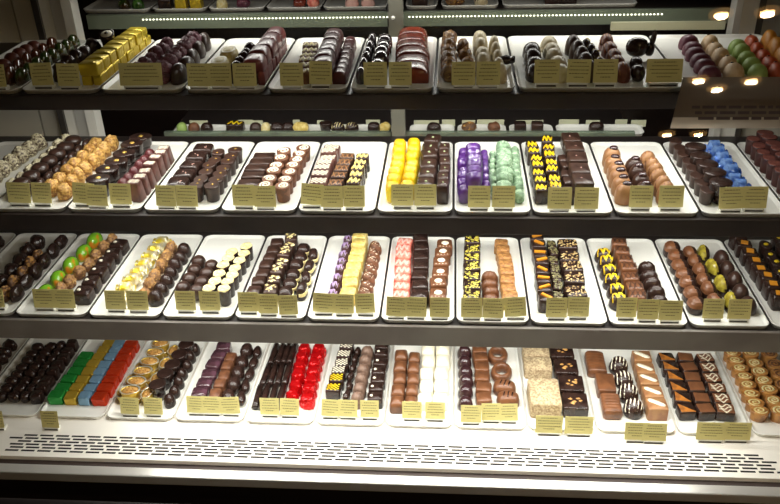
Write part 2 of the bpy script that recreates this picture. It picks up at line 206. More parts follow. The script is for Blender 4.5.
 (3, 12, 0.5086, 0.2078, 0.5011, 0.0818, 5, 'cup', 'dark', 0.0195, 0.0294, 0.02, 0.0, 'dark cup with yellow dot in right row', {'top': 'dot', 'tm': 'yellow'}),
 (4, 0, -0.7695, 0.1713, -0.7695, 0.0738, 6, 'lump', 'dark', 0.0269, 0.0189, 0.02, 0.0, 'dark brown truffle on the far left tray', {}),
 (4, 1, -0.7183, 0.167, -0.7191, 0.0361, 8, 'ball', 'dark', 0.0225, 0.0183, 0.017, 0.0, 'matt dark round truffle in outer row', {}),
 (4, 1, -0.6964, 0.1718, -0.6971, 0.0371, 8, 'lump', 'dark', 0.021, 0.0189, 0.017, 0.0, 'rough dark truffle in second row', {}),
 (4, 1, -0.6771, 0.1743, -0.6775, 0.0372, 8, 'ball', 'dark', 0.0175, 0.0192, 0.017, 0.0, 'round dark truffle in third row', {}),
 (4, 1, -0.6589, 0.1762, -0.659, 0.0373, 8, 'square', 'dark', 0.0186, 0.0194, 0.017, 0.0, 'dark square truffle beside green foil', {}),
 (4, 2, -0.6192, 0.1424, -0.6266, 0.0379, 6, 'foil', 'f_green', 0.0244, 0.0205, 0.015, 0.0, 'green foil wrapped cube', {}),
 (4, 2, -0.5955, 0.1807, -0.602, 0.0376, 8, 'foil', 'f_gold', 0.0203, 0.02, 0.015, 0.0, 'gold foil wrapped cube', {}),
 (4, 2, -0.5753, 0.1804, -0.5797, 0.0377, 8, 'foil', 'f_blue', 0.0197, 0.02, 0.015, 0.0, 'pale blue foil wrapped cube', {}),
 (4, 2, -0.553, 0.1768, -0.5543, 0.0372, 8, 'foil', 'f_red', 0.0245, 0.0195, 0.017, 0.0, 'orange red foil wrapped cube', {}),
 (4, 3, -0.5152, 0.1114, -0.5212, 0.0463, 3, 'nutcup', 'f_gold', 0.0178, 0.0312, 0.016, 0.0, 'small gold nut cup at tray edge', {}),
 (4, 3, -0.4947, 0.1663, -0.5038, 0.0401, 6, 'nutcup', 'f_gold', 0.0325, 0.0247, 0.0139, 0.0113, 'large gold cup filled with nuts', {}),
 (4, 3, -0.4924, 0.1663, -0.5004, 0.0401, 6, 'nutcup', 'f_gold', 0.0224, 0.0247, 0.0107, 0.0, 'lower layer large gold cup filled with nuts', {}),
 (4, 3, -0.4711, 0.1576, -0.4786, 0.0431, 4, 'nutcup', 'f_gold', 0.0177, 0.0315, 0.02, 0.0, 'small gold nut cup beside dark domes', {}),
 (4, 3, -0.4476, 0.1616, -0.4647, 0.0534, 5, 'cup', 'dark', 0.0272, 0.0262, 0.0154, 0.0126, 'tall dark chocolate cup', {}),
 (4, 3, -0.4558, 0.1616, -0.4611, 0.0534, 5, 'cup', 'dark', 0.013, 0.0262, 0.012, 0.0, 'lower layer tall dark chocolate cup', {}),
 (4, 3, -0.4397, 0.172, -0.4411, 0.0368, 7, 'dome', 'dark', 0.0188, 0.0221, 0.02, 0.0, 'dark chocolate dome at right edge', {}),
 (4, 4, -0.388, 0.1735, -0.3949, 0.046, 6, 'square', 'purple_d', 0.0259, 0.0247, 0.02, 0.0, 'glossy purple brown square', {}),
 (4, 4, -0.3665, 0.1413, -0.3673, 0.0421, 5, 'square', 'cocoa', 0.019, 0.0241, 0.022, 0.0, 'cocoa dusted brown square', {}),
 (4, 4, -0.3461, 0.1646, -0.3461, 0.0414, 5, 'ball', 'dark', 0.0214, 0.0302, 0.024, 0.0, 'glossy dark round truffle', {}),
 (4, 4, -0.3275, 0.1674, -0.3275, 0.0461, 5, 'ball', 'dark', 0.0155, 0.0294, 0.016, 0.0, 'small dark truffle behind round truffles', {}),
 (4, 5, -0.2999, 0.1682, -0.3027, 0.0555, 3, 'stick', 'dark', 0.0115, 0.0552, 0.01, 0.0, 'thin dark chocolate stick, outer', {}),
 (4, 5, -0.2889, 0.1659, -0.291, 0.0531, 3, 'stick', 'dark', 0.0103, 0.0551, 0.014, 0.0, 'thin dark chocolate stick, second', {}),
 (4, 5, -0.2781, 0.1689, -0.2791, 0.0551, 3, 'stick', 'dark', 0.0111, 0.0552, 0.012, 0.0, 'thin dark chocolate stick, third', {}),
 (4, 5, -0.2666, 0.1666, -0.2659, 0.0531, 3, 'stick', 'dark', 0.0118, 0.055, 0.014, 0.0, 'thin dark chocolate stick beside red foil', {}),
 (4, 5, -0.2466, 0.1734, -0.2455, 0.0466, 6, 'foilround', 'f_brightred', 0.0224, 0.0246, 0.022, 0.0, 'bright red foil ball in left row', {}),
 (4, 5, -0.2225, 0.1726, -0.222, 0.0402, 7, 'foilround', 'f_brightred', 0.0243, 0.0214, 0.022, 0.0, 'bright red foil ball in right row', {}),
 (4, 6, -0.175, 0.1786, -0.182, 0.066, 6, 'square', 'dark', 0.0252, 0.0218, 0.02, 0.0, 'dark square with checked top', {'top': 'check', 'tm': 'white', 'mix': ('yellow', 2)}),
 (4, 6, -0.1561, 0.176, -0.1618, 0.0594, 6, 'lump', 'dark', 0.0123, 0.0209, 0.016, 0.0, 'narrow dark piece beside ridged truffles', {}),
 (4, 6, -0.1382, 0.1684, -0.1432, 0.0453, 6, 'ridge', 'milkgrey', 0.0233, 0.0239, 0.024, 0.0, 'ridged pale brown truffle', {}),
 (4, 6, -0.114, 0.1834, -0.1145, 0.0465, 7, 'square', 'dark', 0.0248, 0.0221, 0.02, 0.0, 'dark square with round white dot', {'top': 'dotl', 'tm': 'white'}),
 (4, 7, -0.0798, 0.1628, -0.0801, 0.0404, 5, 'mould', 'milk', 0.0228, 0.0297, 0.02, 0.0, 'milk chocolate moulded square in left row', {}),
 (4, 7, -0.0576, 0.158, -0.0585, 0.0399, 5, 'mould', 'milk', 0.0201, 0.0289, 0.02, 0.0, 'milk chocolate moulded square in right row', {}),
 (4, 7, -0.0349, 0.1813, -0.0367, 0.0492, 5, 'mould', 'white', 0.0232, 0.032, 0.02, 0.0, 'white chocolate moulded square in left row', {}),
 (4, 7, -0.0096, 0.1821, -0.0127, 0.0501, 5, 'mould', 'white', 0.0245, 0.032, 0.02, 0.0, 'white chocolate moulded square in right row', {}),
 (4, 8, 0.0262, 0.1763, 0.0268, 0.0468, 6, 'dome', 'glossdark', 0.0251, 0.0251, 0.022, 0.0, 'very glossy dark chocolate dome', {}),
 (4, 8, 0.0517, 0.1828, 0.0554, 0.0551, 6, 'square', 'milk', 0.0256, 0.0248, 0.018, 0.0, 'plain milk chocolate square', {}),
 (4, 8, 0.082, 0.1709, 0.0852, 0.1239, 2, 'ring', 'milk', 0.0351, 0.0455, 0.018, 0.0, 'milk chocolate ring', {}),
 (4, 8, 0.0885, 0.0871, 0.0934, 0.0579, 2, 'oval', 'milk', 0.0372, 0.0284, 0.02, 0.0, 'milk biscuit with dark stripes', {'top': 'stripes', 'tm': 'dark'}),
 (4, 9, 0.1456, 0.1773, 0.1457, 0.139, 2, 'bar', 'oat', 0.045, 0.0372, 0.02, 0.0, 'crumb coated bar at back', {}),
 (4, 9, 0.1479, 0.0585, 0.1479, 0.0585, 1, 'bar', 'oat', 0.0487, 0.066, 0.026, 0.0, 'large crumb coated bar at front', {}),
 (4, 9, 0.1882, 0.1761, 0.1943, 0.0473, 4, 'bar', 'dark', 0.0397, 0.0417, 0.02, 0.0, 'dark slab with golden nut pieces', {'top': 'nuts', 'tm': 'nut'}),
 (4, 10, 0.2415, 0.1528, 0.2415, 0.1523, 1, 'log', 'milk', 0.0319, 0.052, 0.018, 0.0, 'wide ribbed milk chocolate bar, rearmost of three', {}),
 (4, 10, 0.2478, 0.0973, 0.2478, 0.0968, 1, 'bar', 'milk', 0.0295, 0.046, 0.018, 0.0, 'smooth milk chocolate bar between the ribbed ones', {}),
 (4, 10, 0.2484, 0.0475, 0.2484, 0.0475, 1, 'log', 'milk', 0.0306, 0.044, 0.018, 0.0, 'ribbed milk chocolate bar at front', {}),
 (4, 10, 0.2771, 0.1491, 0.2825, 0.0447, 4, 'dome', 'dark', 0.0318, 0.0341, 0.024, 0.0, 'dark dome with white stripes', {'top': 'stripes', 'tm': 'white'}),
 (4, 10, 0.3159, 0.1609, 0.3157, 0.0403, 5, 'bar', 'tan', 0.0305, 0.0295, 0.022, 0.0, 'tan wafer square with white icing band', {'top': 'band', 'tm': 'white'}),
 (4, 11, 0.358, 0.1679, 0.3604, 0.0401, 6, 'square', 'dark', 0.0273, 0.0251, 0.017, 0.0, 'dark square with half orange top', {'top': 'half', 'tm': 'orange_br'}),
 (4, 11, 0.3867, 0.1673, 0.3878, 0.0398, 6, 'square', 'dark', 0.0273, 0.025, 0.017, 0.0, 'dark square with caramel brown top', {'top': 'full', 'tm': 'milk'}),
 (4, 11, 0.4184, 0.1667, 0.4169, 0.0401, 6, 'square', 'dark', 0.0295, 0.0248, 0.017, 0.0, 'dark square with white swirled top', {'top': 'fullswirl', 'tm': 'milk'}),
 (4, 12, 0.4669, 0.1824, 0.467, 0.0374, 8, 'cup', 'caramel', 0.0284, 0.0203, 0.017, 0.0, 'caramel cup with white spiral, left row', {'top': 'swirl', 'tm': 'cream'}),
 (4, 12, 0.4948, 0.1777, 0.4948, 0.0373, 7, 'cup', 'caramel', 0.027, 0.0229, 0.02, 0.0, 'caramel cup with white spiral, middle row', {'top': 'swirl', 'tm': 'cream'}),
 (4, 12, 0.5256, 0.1787, 0.5219, 0.0463, 6, 'cup', 'caramel', 0.0271, 0.0257, 0.02, 0.0, 'caramel cup with brown spiral, right row', {'top': 'swirl', 'tm': 'milk'}),
]
CARDS = [
 (1, -0.5859, 0.0455, 1.2614, 0, 0.0155, 0),
 (1, -0.5315, 0.0513, 1.2614, 3, 0.029, 0),
 (1, -0.4946, 0.0476, 1.2614, -1, 0.0296, 0),
 (1, -0.3987, 0.0479, 1.2614, 0, 0.0563, 0),
 (1, -0.3225, 0.0444, 1.2614, -1, 0.0285, 0),
 (1, -0.2941, 0.0444, 1.2614, 0, 0.0292, 0),
 (1, -0.2624, 0.0444, 1.2614, 0, 0.0299, 0),
 (1, -0.2022, 0.0445, 1.2614, 0, 0.0297, 0),
 (1, -0.1664, 0.0504, 1.2614, -3, 0.029, 0),
 (1, -0.096, 0.0455, 1.2614, 0, 0.0295, 0),
 (1, -0.0646, 0.0451, 1.2614, 0, 0.0294, 0),
 (1, 0.014, 0.0444, 1.2614, 0, 0.0293, 0),
 (1, 0.0448, 0.0444, 1.2614, 0, 0.0292, 0),
 (1, 0.1173, 0.0514, 1.2614, 0, 0.0309, 0),
 (1, 0.1562, 0.0514, 1.2614, -2, 0.029, 0),
 (1, 0.189, 0.0514, 1.2614, 0, 0.0295, 0),
 (1, 0.26, 0.0514, 1.2614, 0, 0.0434, 0),
 (2, -0.5905, 0.0235, 1.1041, -4, 0.0322, 0),
 (2, -0.5583, 0.0235, 1.1041, -4, 0.0272, 0),
 (2, -0.5001, 0.0235, 1.1041, -8, 0.0298, 0),
 (2, -0.4781, 0.0167, 1.1041, -3, 0.0302, 0),
 (2, -0.4466, 0.0215, 1.1041, -2, 0.0297, 0),
 (2, -0.3822, 0.0165, 1.1041, -3, 0.0273, 0),
 (2, -0.3534, 0.0165, 1.1041, -3, 0.0294, 0),
 (2, -0.2765, 0.0197, 1.1041, 0, 0.0299, 0),
 (2, -0.2467, 0.0165, 1.1041, 0, 0.0287, 0),
 (2, -0.1858, 0.0235, 1.1041, -10, 0.0298, 0),
 (2, -0.1569, 0.0167, 1.1041, 0, 0.0296, 0),
 (2, -0.1276, 0.0183, 1.1041, 0, 0.0295, 0),
 (2, -0.0639, 0.0235, 1.1041, 0, 0.0285, 0),
 (2, -0.0336, 0.0235, 1.1041, 0, 0.0289, 0),
 (2, 0.037, 0.0196, 1.1041, 0, 0.0292, 0),
 (2, 0.0689, 0.0201, 1.1041, 0, 0.03, 0),
 (2, 0.1409, 0.0165, 1.1041, 0, 0.0306, 0),
 (2, 0.1752, 0.0165, 1.1041, 0, 0.0305, 0),
 (2, 0.2456, 0.0228, 1.1041, 0, 0.0297, 0),
 (2, 0.2839, 0.0233, 1.1041, 0, 0.0314, 0),
 (2, 0.3591, 0.0199, 1.1041, 4, 0.0307, 0),
 (2, 0.389, 0.022, 1.1041, 0, 0.0301, 0),
 (3, -0.6481, 0.0007, 0.9472, 0, 0.0115, 0),
 (3, -0.5825, 0.0007, 0.9472, 0, 0.0309, 0),
 (3, -0.5519, 0.0007, 0.9472, 0, 0.0308, 0),
 (3, -0.4763, -0.0002, 0.9472, 0, 0.0299, 0),
 (3, -0.4437, -0.0008, 0.9472, 0, 0.0307, 0),
 (3, -0.3743, 0.0007, 0.9472, 0, 0.0289, 0),
 (3, -0.3391, 0.0007, 0.9472, 0, 0.0297, 0),
 (3, -0.2837, 0.0002, 0.9472, 0, 0.029, 0),
 (3, -0.2543, -0.004, 0.9472, 0, 0.028, 0),
 (3, -0.225, -0.0063, 0.9472, 4, 0.0273, 0),
 (3, -0.1769, 0.0007, 0.9472, -6, 0.0313, 0),
 (3, -0.1475, -0.0009, 0.9472, -1, 0.0279, 0),
 (3, -0.1172, 0.0007, 0.9472, 6, 0.0273, 0),
 (3, -0.0742, -0.0063, 0.9472, -5, 0.0276, 0),
 (3, -0.0466, -0.0063, 0.9472, -2, 0.0287, 0),
 (3, -0.0135, -0.0063, 0.9472, 0, 0.0275, 0),
 (3, 0.0304, -0.0056, 0.9472, 0, 0.0288, 0),
 (3, 0.0596, -0.0062, 0.9472, -2, 0.0288, 0),
 (3, 0.0911, -0.0023, 0.9472, 8, 0.0302, 0),
 (3, 0.1464, -0.0021, 0.9472, 0, 0.0295, 0),
 (3, 0.1761, 0.0002, 0.9472, 0, 0.0295, 0),
 (3, 0.2411, 0.0006, 0.9472, 0, 0.0272, 0),
 (3, 0.2689, -0.0034, 0.9472, 0, 0.0282, 0),
 (3, 0.2985, -0.005, 0.9472, 0, 0.0311, 0),
 (3, 0.3565, 0.0007, 0.9472, 0, 0.0276, 0),
 (3, 0.391, 0.0007, 0.9472, 0, 0.0296, 0),
 (4, -0.6873, -0.0303, 0.7448, 0, 0.0107, 1),
 (4, -0.6095, -0.0273, 0.7448, 0, 0.0274, 1),
 (4, -0.4955, 0.0055, 0.7474, -4, 0.0305, 0),
 (4, -0.4581, 0.0065, 0.7474, -3, 0.0304, 0),
 (4, -0.3918, 0.0125, 0.7474, -4, 0.0303, 0),
 (4, -0.3678, 0.0125, 0.7474, -2, 0.0303, 0),
 (4, -0.3371, 0.0125, 0.7474, 6, 0.0308, 0),
 (4, -0.2755, 0.0125, 0.7474, 0, 0.0301, 0),
 (4, -0.245, 0.0125, 0.7474, -4, 0.03, 0),
 (4, -0.1817, 0.0125, 0.7474, -6, 0.0275, 0),
 (4, -0.1541, 0.0125, 0.7474, -3, 0.029, 0),
 (4, -0.1204, 0.0125, 0.7474, 0, 0.0289, 0),
 (4, -0.0556, 0.0125, 0.7474, 0, 0.0297, 0),
 (4, -0.0202, 0.0125, 0.7474, 0, 0.0297, 0),
 (4, 0.0341, 0.007, 0.7474, 0, 0.0307, 0),
 (4, 0.0649, 0.0125, 0.7474, 3, 0.0295, 0),
 (4, 0.0915, 0.0125, 0.7474, 6, 0.0276, 0),
 (4, 0.1491, -0.0093, 0.7448, 0, 0.0399, 1),
 (4, 0.1927, -0.0097, 0.7448, 0, 0.0413, 1),
 (4, 0.2751, -0.0194, 0.7448, 0, 0.035, 1),
 (4, 0.3, -0.0205, 0.7448, 0, 0.0349, 1),
 (4, 0.3821, -0.0151, 0.7448, 0, 0.0421, 1),
 (4, 0.4193, -0.0136, 0.7448, 0, 0.0391, 1),
]
# ------------------------------------------------------------------ materials
def lin(h):
    r = [int(h[i:i+2], 16)/255 for i in (0, 2, 4)]
    return tuple([(c/12.92 if c <= 0.04045 else ((c+0.055)/1.055)**2.4) for c in r] + [1.0])
MATS = {}
def mat(name, c1, rough=0.45, c2=None, scale=90, metal=0.0, bump=0.0, bscale=300, lo=0.42, hi=0.58, spec=0.5, coat=0.0, emit=0.0, alpha=1.0, trans=0.0):
    m = bpy.data.materials.new(name); m.use_nodes = True; n = m.node_tree; b = n.nodes['Principled BSDF']
    b.inputs['Base Color'].default_value = lin(c1); b.inputs['Roughness'].default_value = rough; b.inputs['Metallic'].default_value = metal
    b.inputs['Specular IOR Level'].default_value = spec; b.inputs['Coat Weight'].default_value = coat; b.inputs['Coat Roughness'].default_value = 0.12
    b.inputs['Alpha'].default_value = alpha; b.inputs['Transmission Weight'].default_value = trans
    tc = n.nodes.new('ShaderNodeTexCoord')
    if c2:
        t = n.nodes.new('ShaderNodeTexNoise'); t.inputs['Scale'].default_value = scale; t.inputs['Detail'].default_value = 3
        r = n.nodes.new('ShaderNodeValToRGB'); r.color_ramp.elements[0].position = lo; r.color_ramp.elements[1].position = hi
        r.color_ramp.elements[0].color = lin(c1); r.color_ramp.elements[1].color = lin(c2)
        n.links.new(tc.outputs['Object'], t.inputs['Vector']); n.links.new(t.outputs['Fac'], r.inputs['Fac']); n.links.new(r.outputs['Color'], b.inputs['Base Color'])
    if bump:
        t2 = n.nodes.new('ShaderNodeTexNoise'); t2.inputs['Scale'].default_value = bscale
        bp = n.nodes.new('ShaderNodeBump'); bp.inputs['Strength'].default_value = bump; bp.inputs['Distance'].default_value = 0.002
        n.links.new(tc.outputs['Object'], t2.inputs['Vector']); n.links.new(t2.outputs['Fac'], bp.inputs['Height']); n.links.new(bp.outputs['Normal'], b.inputs['Normal'])
    if emit:
        b.inputs['Emission Color'].default_value = lin(c1); b.inputs['Emission Strength'].default_value = emit
    MATS[name] = m; return m
mat('dark', '35241f', .27, '251814', 60, bump=.25, bscale=120)
mat('dark2', '402b23', .33, '2d1e18', 60, bump=.2, bscale=120)
mat('glossdark', '3a2326', .14, coat=.6)
mat('milk', '7c4f32', .36, '65402a', 50, bump=.2, bscale=150)
mat('milkdark', '553226', .28, '3f251d', 60)
mat('milkgrey', '856b5c', .5, '6c5346', 120)
mat('milkpink', '6b453d', .33, '56362f', 90)
mat('cocoa', '784c31', .55, '5e3924', 120, bump=.3)
mat('tan', 'a5784e', .42, '936443', 60)
mat('tan_or', 'bd8a50', .5, '8c5d33', 260, bump=.4)
mat('caramel', 'c08848', .3, '93602c', 70, coat=.3)
mat('cream', 'eadfae', .5, 'd8c583', 200)
mat('creamgrey', 'cfc2a0', .4, 'b3a27f', 60)
mat('creammac', 'e2c39a', .5, 'd3ae82', 60)
mat('white', 'f3ecd6', .4)
mat('paleyellow', 'ecd88c', .45, 'd6b960', 160, bump=.4)
mat('yellow', 'edcf1e', .35, 'd8ae12', 80)
mat('pist', 'dcc84e', .5, '9c9a3a', 200)
mat('orange', 'e2962a', .35)
mat('orange_br', 'b9732a', .4, '8a5326', 90)
mat('orange_mac', 'c4552b', .45, 'a8431f', 60)
mat('orange_yel', 'cf8a2c', .45)
mat('pink', 'dd6a5c', .4, 'ee9a86', 120)
mat('palepink', 'e9b9ae', .4)
mat('pinkish', '86626c', .35)
mat('lilac', 'a58bb8', .4)
mat('plum', '6b3444', .45, '552838', 60)
mat('purple', '5e3282', .2, '4a266b', 40, coat=.5)
mat('purple_d', '4a2f36', .2, '5f3f4c', 60, coat=.5)
mat('purplesug', '5d3a42', .6, '7a4a58', 300, bump=.6)
mat('green', 'a3bf6b', .5, '93ae5b', 60)
mat('mint', '94b391', .55, '728f70', 200, bump=.6)
mat('mintflake', 'b2cbab', .5)
mat('palegreen', 'a8b98a', .5)
mat('glossgreen', '33481c', .1, '3c2a16', 50, coat=.8)
mat('limegreen', '55853a', .12, '2c4a1a', 50, coat=.8)
mat('glossbrown', '5a2f1e', .12, '3f2418', 60, coat=.8)
mat('greenorange', '7cbb2c', .15, 'd9862a', 70, coat=.6, lo=.5, hi=.6)
mat('yellowgreen', 'b7a83a', .25, '8a7a2a', 90)
mat('redbrown', '6f3a2a', .45, '58291f', 80)
mat('redloaf', '7d3634', .32, '6a2b2b', 50, coat=.1)
mat('glossred', '5f2a2c', .32, '4c2123', 50, coat=.15)
mat('redgloss', '6f2a1d', .26, '843824', 50, coat=.2)
mat('reddust', '4a2824', .5, '3b201d', 80)
mat('reddust2', '7d473c', .7, '6a3830', 200)
mat('greygloss', '4e444a', .2, '2f282b', 60, coat=1.0)
mat('nut', 'c79a56', .5, 'a87738', 150)
mat('nutmilk', 'a57b4c', .55, '6f4a30', 220, bump=.6)
mat('nutdark', '4a3024', .5, '6d4a26', 160, bump=.5)
mat('nutcaramel', '8f6a3c', .4, '5c3a22', 140, bump=.5)
mat('paleNut', 'cbb37c', .5, '8a6a3a', 200)
mat('greennut', '7e7a4c', .5, '564a30', 200)
mat('goldnut', 'dcae60', .5, '9a6a30', 230, bump=.5)
mat('goldnutbit', 'dcb468', .45)
mat('whitedark', '5a483c', .5, 'c9bf9f', 230)
mat('whitechip', 'd8cfae', .5)
mat('oat', '9a8262', .7, 'c9b591', 330, bump=.8, lo=.4, hi=.6)
mat('oatbit', 'cbb992', .6)
mat('gold', 'd9b45a', .3, metal=.6)
mat('f_gold', 'd2ae40', .3, metal=.6, bump=.6, bscale=160)
mat('f_goldy', 'e2c63e', .32, metal=.6, bump=.6, bscale=160)
mat('f_candy', 'e6cc3a', .3, 'f3eedd', 45, metal=.55, bump=.6, bscale=160)
mat('f_silver', 'e6e0cc', .3, metal=.7, bump=.5)
mat('f_green', '2f9a42', .28, metal=.5, bump=.6, bscale=160)
mat('f_blue', '86adcb', .3, metal=.5, bump=.6, bscale=160)
mat('f_red', 'd2401f', .28, metal=.6, bump=.6, bscale=160)
mat('f_brightred', 'cc1216', .22, metal=.55, bump=.6, bscale=120)
mat('f_cobalt', '3f6fc9', .2, '86acea', 90, metal=.35, bump=.6, bscale=120, coat=.5)
mat('tray', 'f2f1ea', .28)
mat('paper', 'dacf88', .75)
mat('print', '6d6638', .8)
mat('holder', 'e9e8dc', .3)
mat('slot', '3c3832', .6)
mat('lip', '2b2320', .45, '332a26', 12, spec=.35)
mat('lip_bounce_lit', '7c746e', .4, '868079', 12)  # dark lip colour lightened to stand in for light bounced off the deck
mat('shelf_dark', '2a2422', .35)
mat('deck', 'f4efe6', .4)
mat('vent', '14100f', .8)
mat('rail', 'dcd8d2', .3, metal=.6)
mat('groove', '3c2f2b', .6)
mat('kick', '160b0b', .6)
mat('aluminium', 'c0bdb6', .4, metal=.1)
mat('alu_light', 'e6e3da', .4, metal=.0)
mat('alu_mid', '858478', .4, metal=.3)
mat('alu_dark', '4c4844', .4, metal=.4)
mat('panel', 'b8b2a4', .5)
mat('backwall', '1e1412', .25)
mat('rear_bar', '76806f', .35)
mat('rear_light', 'c8c6a6', .5)
mat('led', 'fffbe6', .4, emit=4.0)
mat('led_dim', 'e6e8d0', .4, emit=.9)
mat('red_print', 'e6aaa2', .8)
mat('sign_text', '6a626a', .8)
mat('rearcard', 'cfd0b0', .7)
mat('floor', '2a211d', .6)
mat('roomwall', '3a302b', .8)
mat('lamp_glow', 'ffd08a', .5, emit=60.0)
mat('lamp_ring', 'e0a860', .5, emit=4.0)
def mix_glass(name, tint, fac_gloss, rough=0.0, diffuse=0.0, dcol='808080'):
    m = bpy.data.materials.new(name); m.use_nodes = True; n = m.node_tree; n.nodes.clear()
    out = n.nodes.new('ShaderNodeOutputMaterial'); tr = n.nodes.new('ShaderNodeBsdfTransparent'); tr.inputs[0].default_value = lin(tint)
    gl = n.nodes.new('ShaderNodeBsdfGlossy'); gl.inputs['Roughness'].default_value = rough
    fr = n.nodes.new('ShaderNodeFresnel'); fr.inputs[0].default_value = 1.45
    mu = n.nodes.new('ShaderNodeMath'); mu.operation = 'MULTIPLY'; mu.inputs[1].default_value = fac_gloss
    mx = n.nodes.new('ShaderNodeMixShader')
    n.links.new(fr.outputs[0], mu.inputs[0]); n.links.new(mu.outputs[0], mx.inputs[0])
    if diffuse:
        d1 = n.nodes.new('ShaderNodeBsdfDiffuse'); d1.inputs[0].default_value = lin(dcol); d2 = n.nodes.new('ShaderNodeBsdfTranslucent'); d2.inputs[0].default_value = lin(dcol)
        df = n.nodes.new('ShaderNodeMixShader'); df.inputs[0].default_value = .5; n.links.new(d1.outputs[0], df.inputs[1]); n.links.new(d2.outputs[0], df.inputs[2])
        m2 = n.nodes.new('ShaderNodeMixShader'); m2.inputs[0].default_value = diffuse
        n.links.new(tr.outputs[0], m2.inputs[1]); n.links.new(df.outputs[0], m2.inputs[2]); n.links.new(m2.outputs[0], mx.inputs[1])
    else:
        n.links.new(tr.outputs[0], mx.inputs[1])
    n.links.new(gl.outputs[0], mx.inputs[2]); n.links.new(mx.outputs[0], out.inputs[0])
    MATS[name] = m
mix_glass('glass', 'f6f8f4', 1.0)
mix_glass('glass_edge', 'cfdccf', 1.0, 0.1, 0.35, 'b9c4b2')
mix_glass('sign_film', 'ffffff', 1.0, 0.015, 0.72, 'aaa095')
mix_glass('sign_band', 'ffffff', 1.0, 0.05, 0.85, 'efe8dc')

# ------------------------------------------------------------------ helpers
def finish(bm, name, m, smooth=True):
    bmesh.ops.recalc_face_normals(bm, faces=bm.faces)
    me = bpy.data.meshes.new(name); bm.to_mesh(me); bm.free()
    for x in (m if isinstance(m, (list, tuple)) else [m]): me.materials.append(MATS[x])
    if smooth:
        for p in me.polygons: p.use_smooth = True
    return me
def link(name, me, parent=None, loc=None, rz=0):
    o = bpy.data.objects.new(name, me); C.objects.link(o)
    if parent: o.parent = parent
    if loc: o.location = loc
    if rz: o.rotation_euler = (0, 0, rz)
    return o
def tag(o, label, cat, group=None):
    o['label'] = label; o['category'] = cat
    if group: o['group'] = group
    return o
def bx(bm, x0, x1, y0, y1, z0, z1, mi=0, bev=0):
    vs = [bm.verts.new((x, y, z)) for x in (x0, x1) for y in (y0, y1) for z in (z0, z1)]
    fs = [(0,1,3,2), (4,6,7,5), (0,4,5,1), (2,3,7,6), (0,2,6,4), (1,5,7,3)]
    F = [bm.faces.new([vs[i] for i in f]) for f in fs]
    for f in F: f.material_index = mi
    if bev:
        es = list({e for f in F for e in f.edges})
        bmesh.ops.bevel(bm, geom=es, offset=bev, segments=2, affect='EDGES', profile=.5)
def boxmesh(name, m, *b, bev=0):
    bm = bmesh.new(); bx(bm, *b, bev=bev); return finish(bm, name, m, smooth=False)
def loft(bm, rings, cap0=True, cap1=True, mi=0):
    R = [[bm.verts.new(p) for p in r] for r in rings]; n = len(R[0])
    for a, b in zip(R, R[1:]):
        for i in range(n):
            f = bm.faces.new((a[i], a[(i+1) % n], b[(i+1) % n], b[i])); f.material_index = mi
    if cap0: bm.faces.new(R[0][::-1]).material_index = mi
    if cap1: bm.faces.new(R[-1]).material_index = mi
def sring(w, l, r, z, p, n=24, ph=0, fl=0, fn=0):
    out = []
    for i in range(n):
        t = 2*PI*i/n + ph; c, s = math.cos(t), math.sin(t)
        k = r*(1 + fl*math.cos(fn*t)) if fn else r
        out.append((math.copysign(abs(c)**(2/p), c)*w/2*k, math.copysign(abs(s)**(2/p), s)*l/2*k, z))
    return out
PROF = {
 'square': (7, [(.93, 0), (1, .08), (.97, .80), (.93, .93), (.84, 1)]),
 'bar': (14, [(.97, 0), (1, .06), (.99, .90), (.97, .97), (.93, 1)]),
 'brick': (12, [(.95, 0), (1, .08), (1, .88), (.95, 1)]),
 'mould': (6, [(.94, 0), (1, .1), (.96, .6), (.90, .74), (.70, .86), (.45, .97), (.2, 1)]),
 'dome': (2.1, [(.93, 0), (1, .12), (.98, .35), (.90, .58), (.74, .79), (.52, .92), (.26, .99), (.08, 1)]),
 'ball': (2, [(.55, 0), (.8, .12), (.96, .32), (1, .5), (.95, .68), (.8, .85), (.55, .95), (.28, .99), (.08, 1)]),
 'oval': (2.6, [(.93, 0), (1, .15), (.97, .5), (.88, .75), (.68, .92), (.38, 1), (.1, 1.02)]),
 'cup': (2, [(.80, 0), (.84, .03), (.98, .86), (1, .93), (.97, 1), (.88, 1), (.4, .985)]),
 'disc': (2, [(.86, 0), (.9, .05), (.97, .8), (1, .88), (.98, .97), (.92, 1)]),
 'wedge': (6, [(.97, 0), (1, .06), (.80, .9), (.76, .97), (.68, 1)]),
}
TOPZ = {'dome': lambda r: math.sqrt(max(0, 1-min(1, r)**2*.86)), 'ball': lambda r: .5+.5*math.sqrt(max(0, 1-min(.98, r)**2)),
        'oval': lambda r: (max(0, 1-min(1, r)**3*.8))**.6, 'ridge': lambda r: math.sqrt(max(0, 1-min(1, r)**2*.8)), 'lump': lambda r: math.sqrt(max(0, 1-min(1, r)**2*.7)), 'cluster': lambda r: math.sqrt(max(0, 1-min(1, r)**2*.7))}
def top_z(body, u, v, h):
    f = TOPZ.get(body); return h*f(math.hypot(u, v)) if f else h*(1.0)
def wob(bm, amt, sc, seed):
    o = Vector((seed*3.1, seed*1.7, seed*.9))
    for v in bm.verts:
        if v.co.z > 1e-5:
            d = noise.noise_vector(v.co*sc + o); v.co += Vector((d.x, d.y, d.z*.6 if v.co.z > .002 else 0))*amt
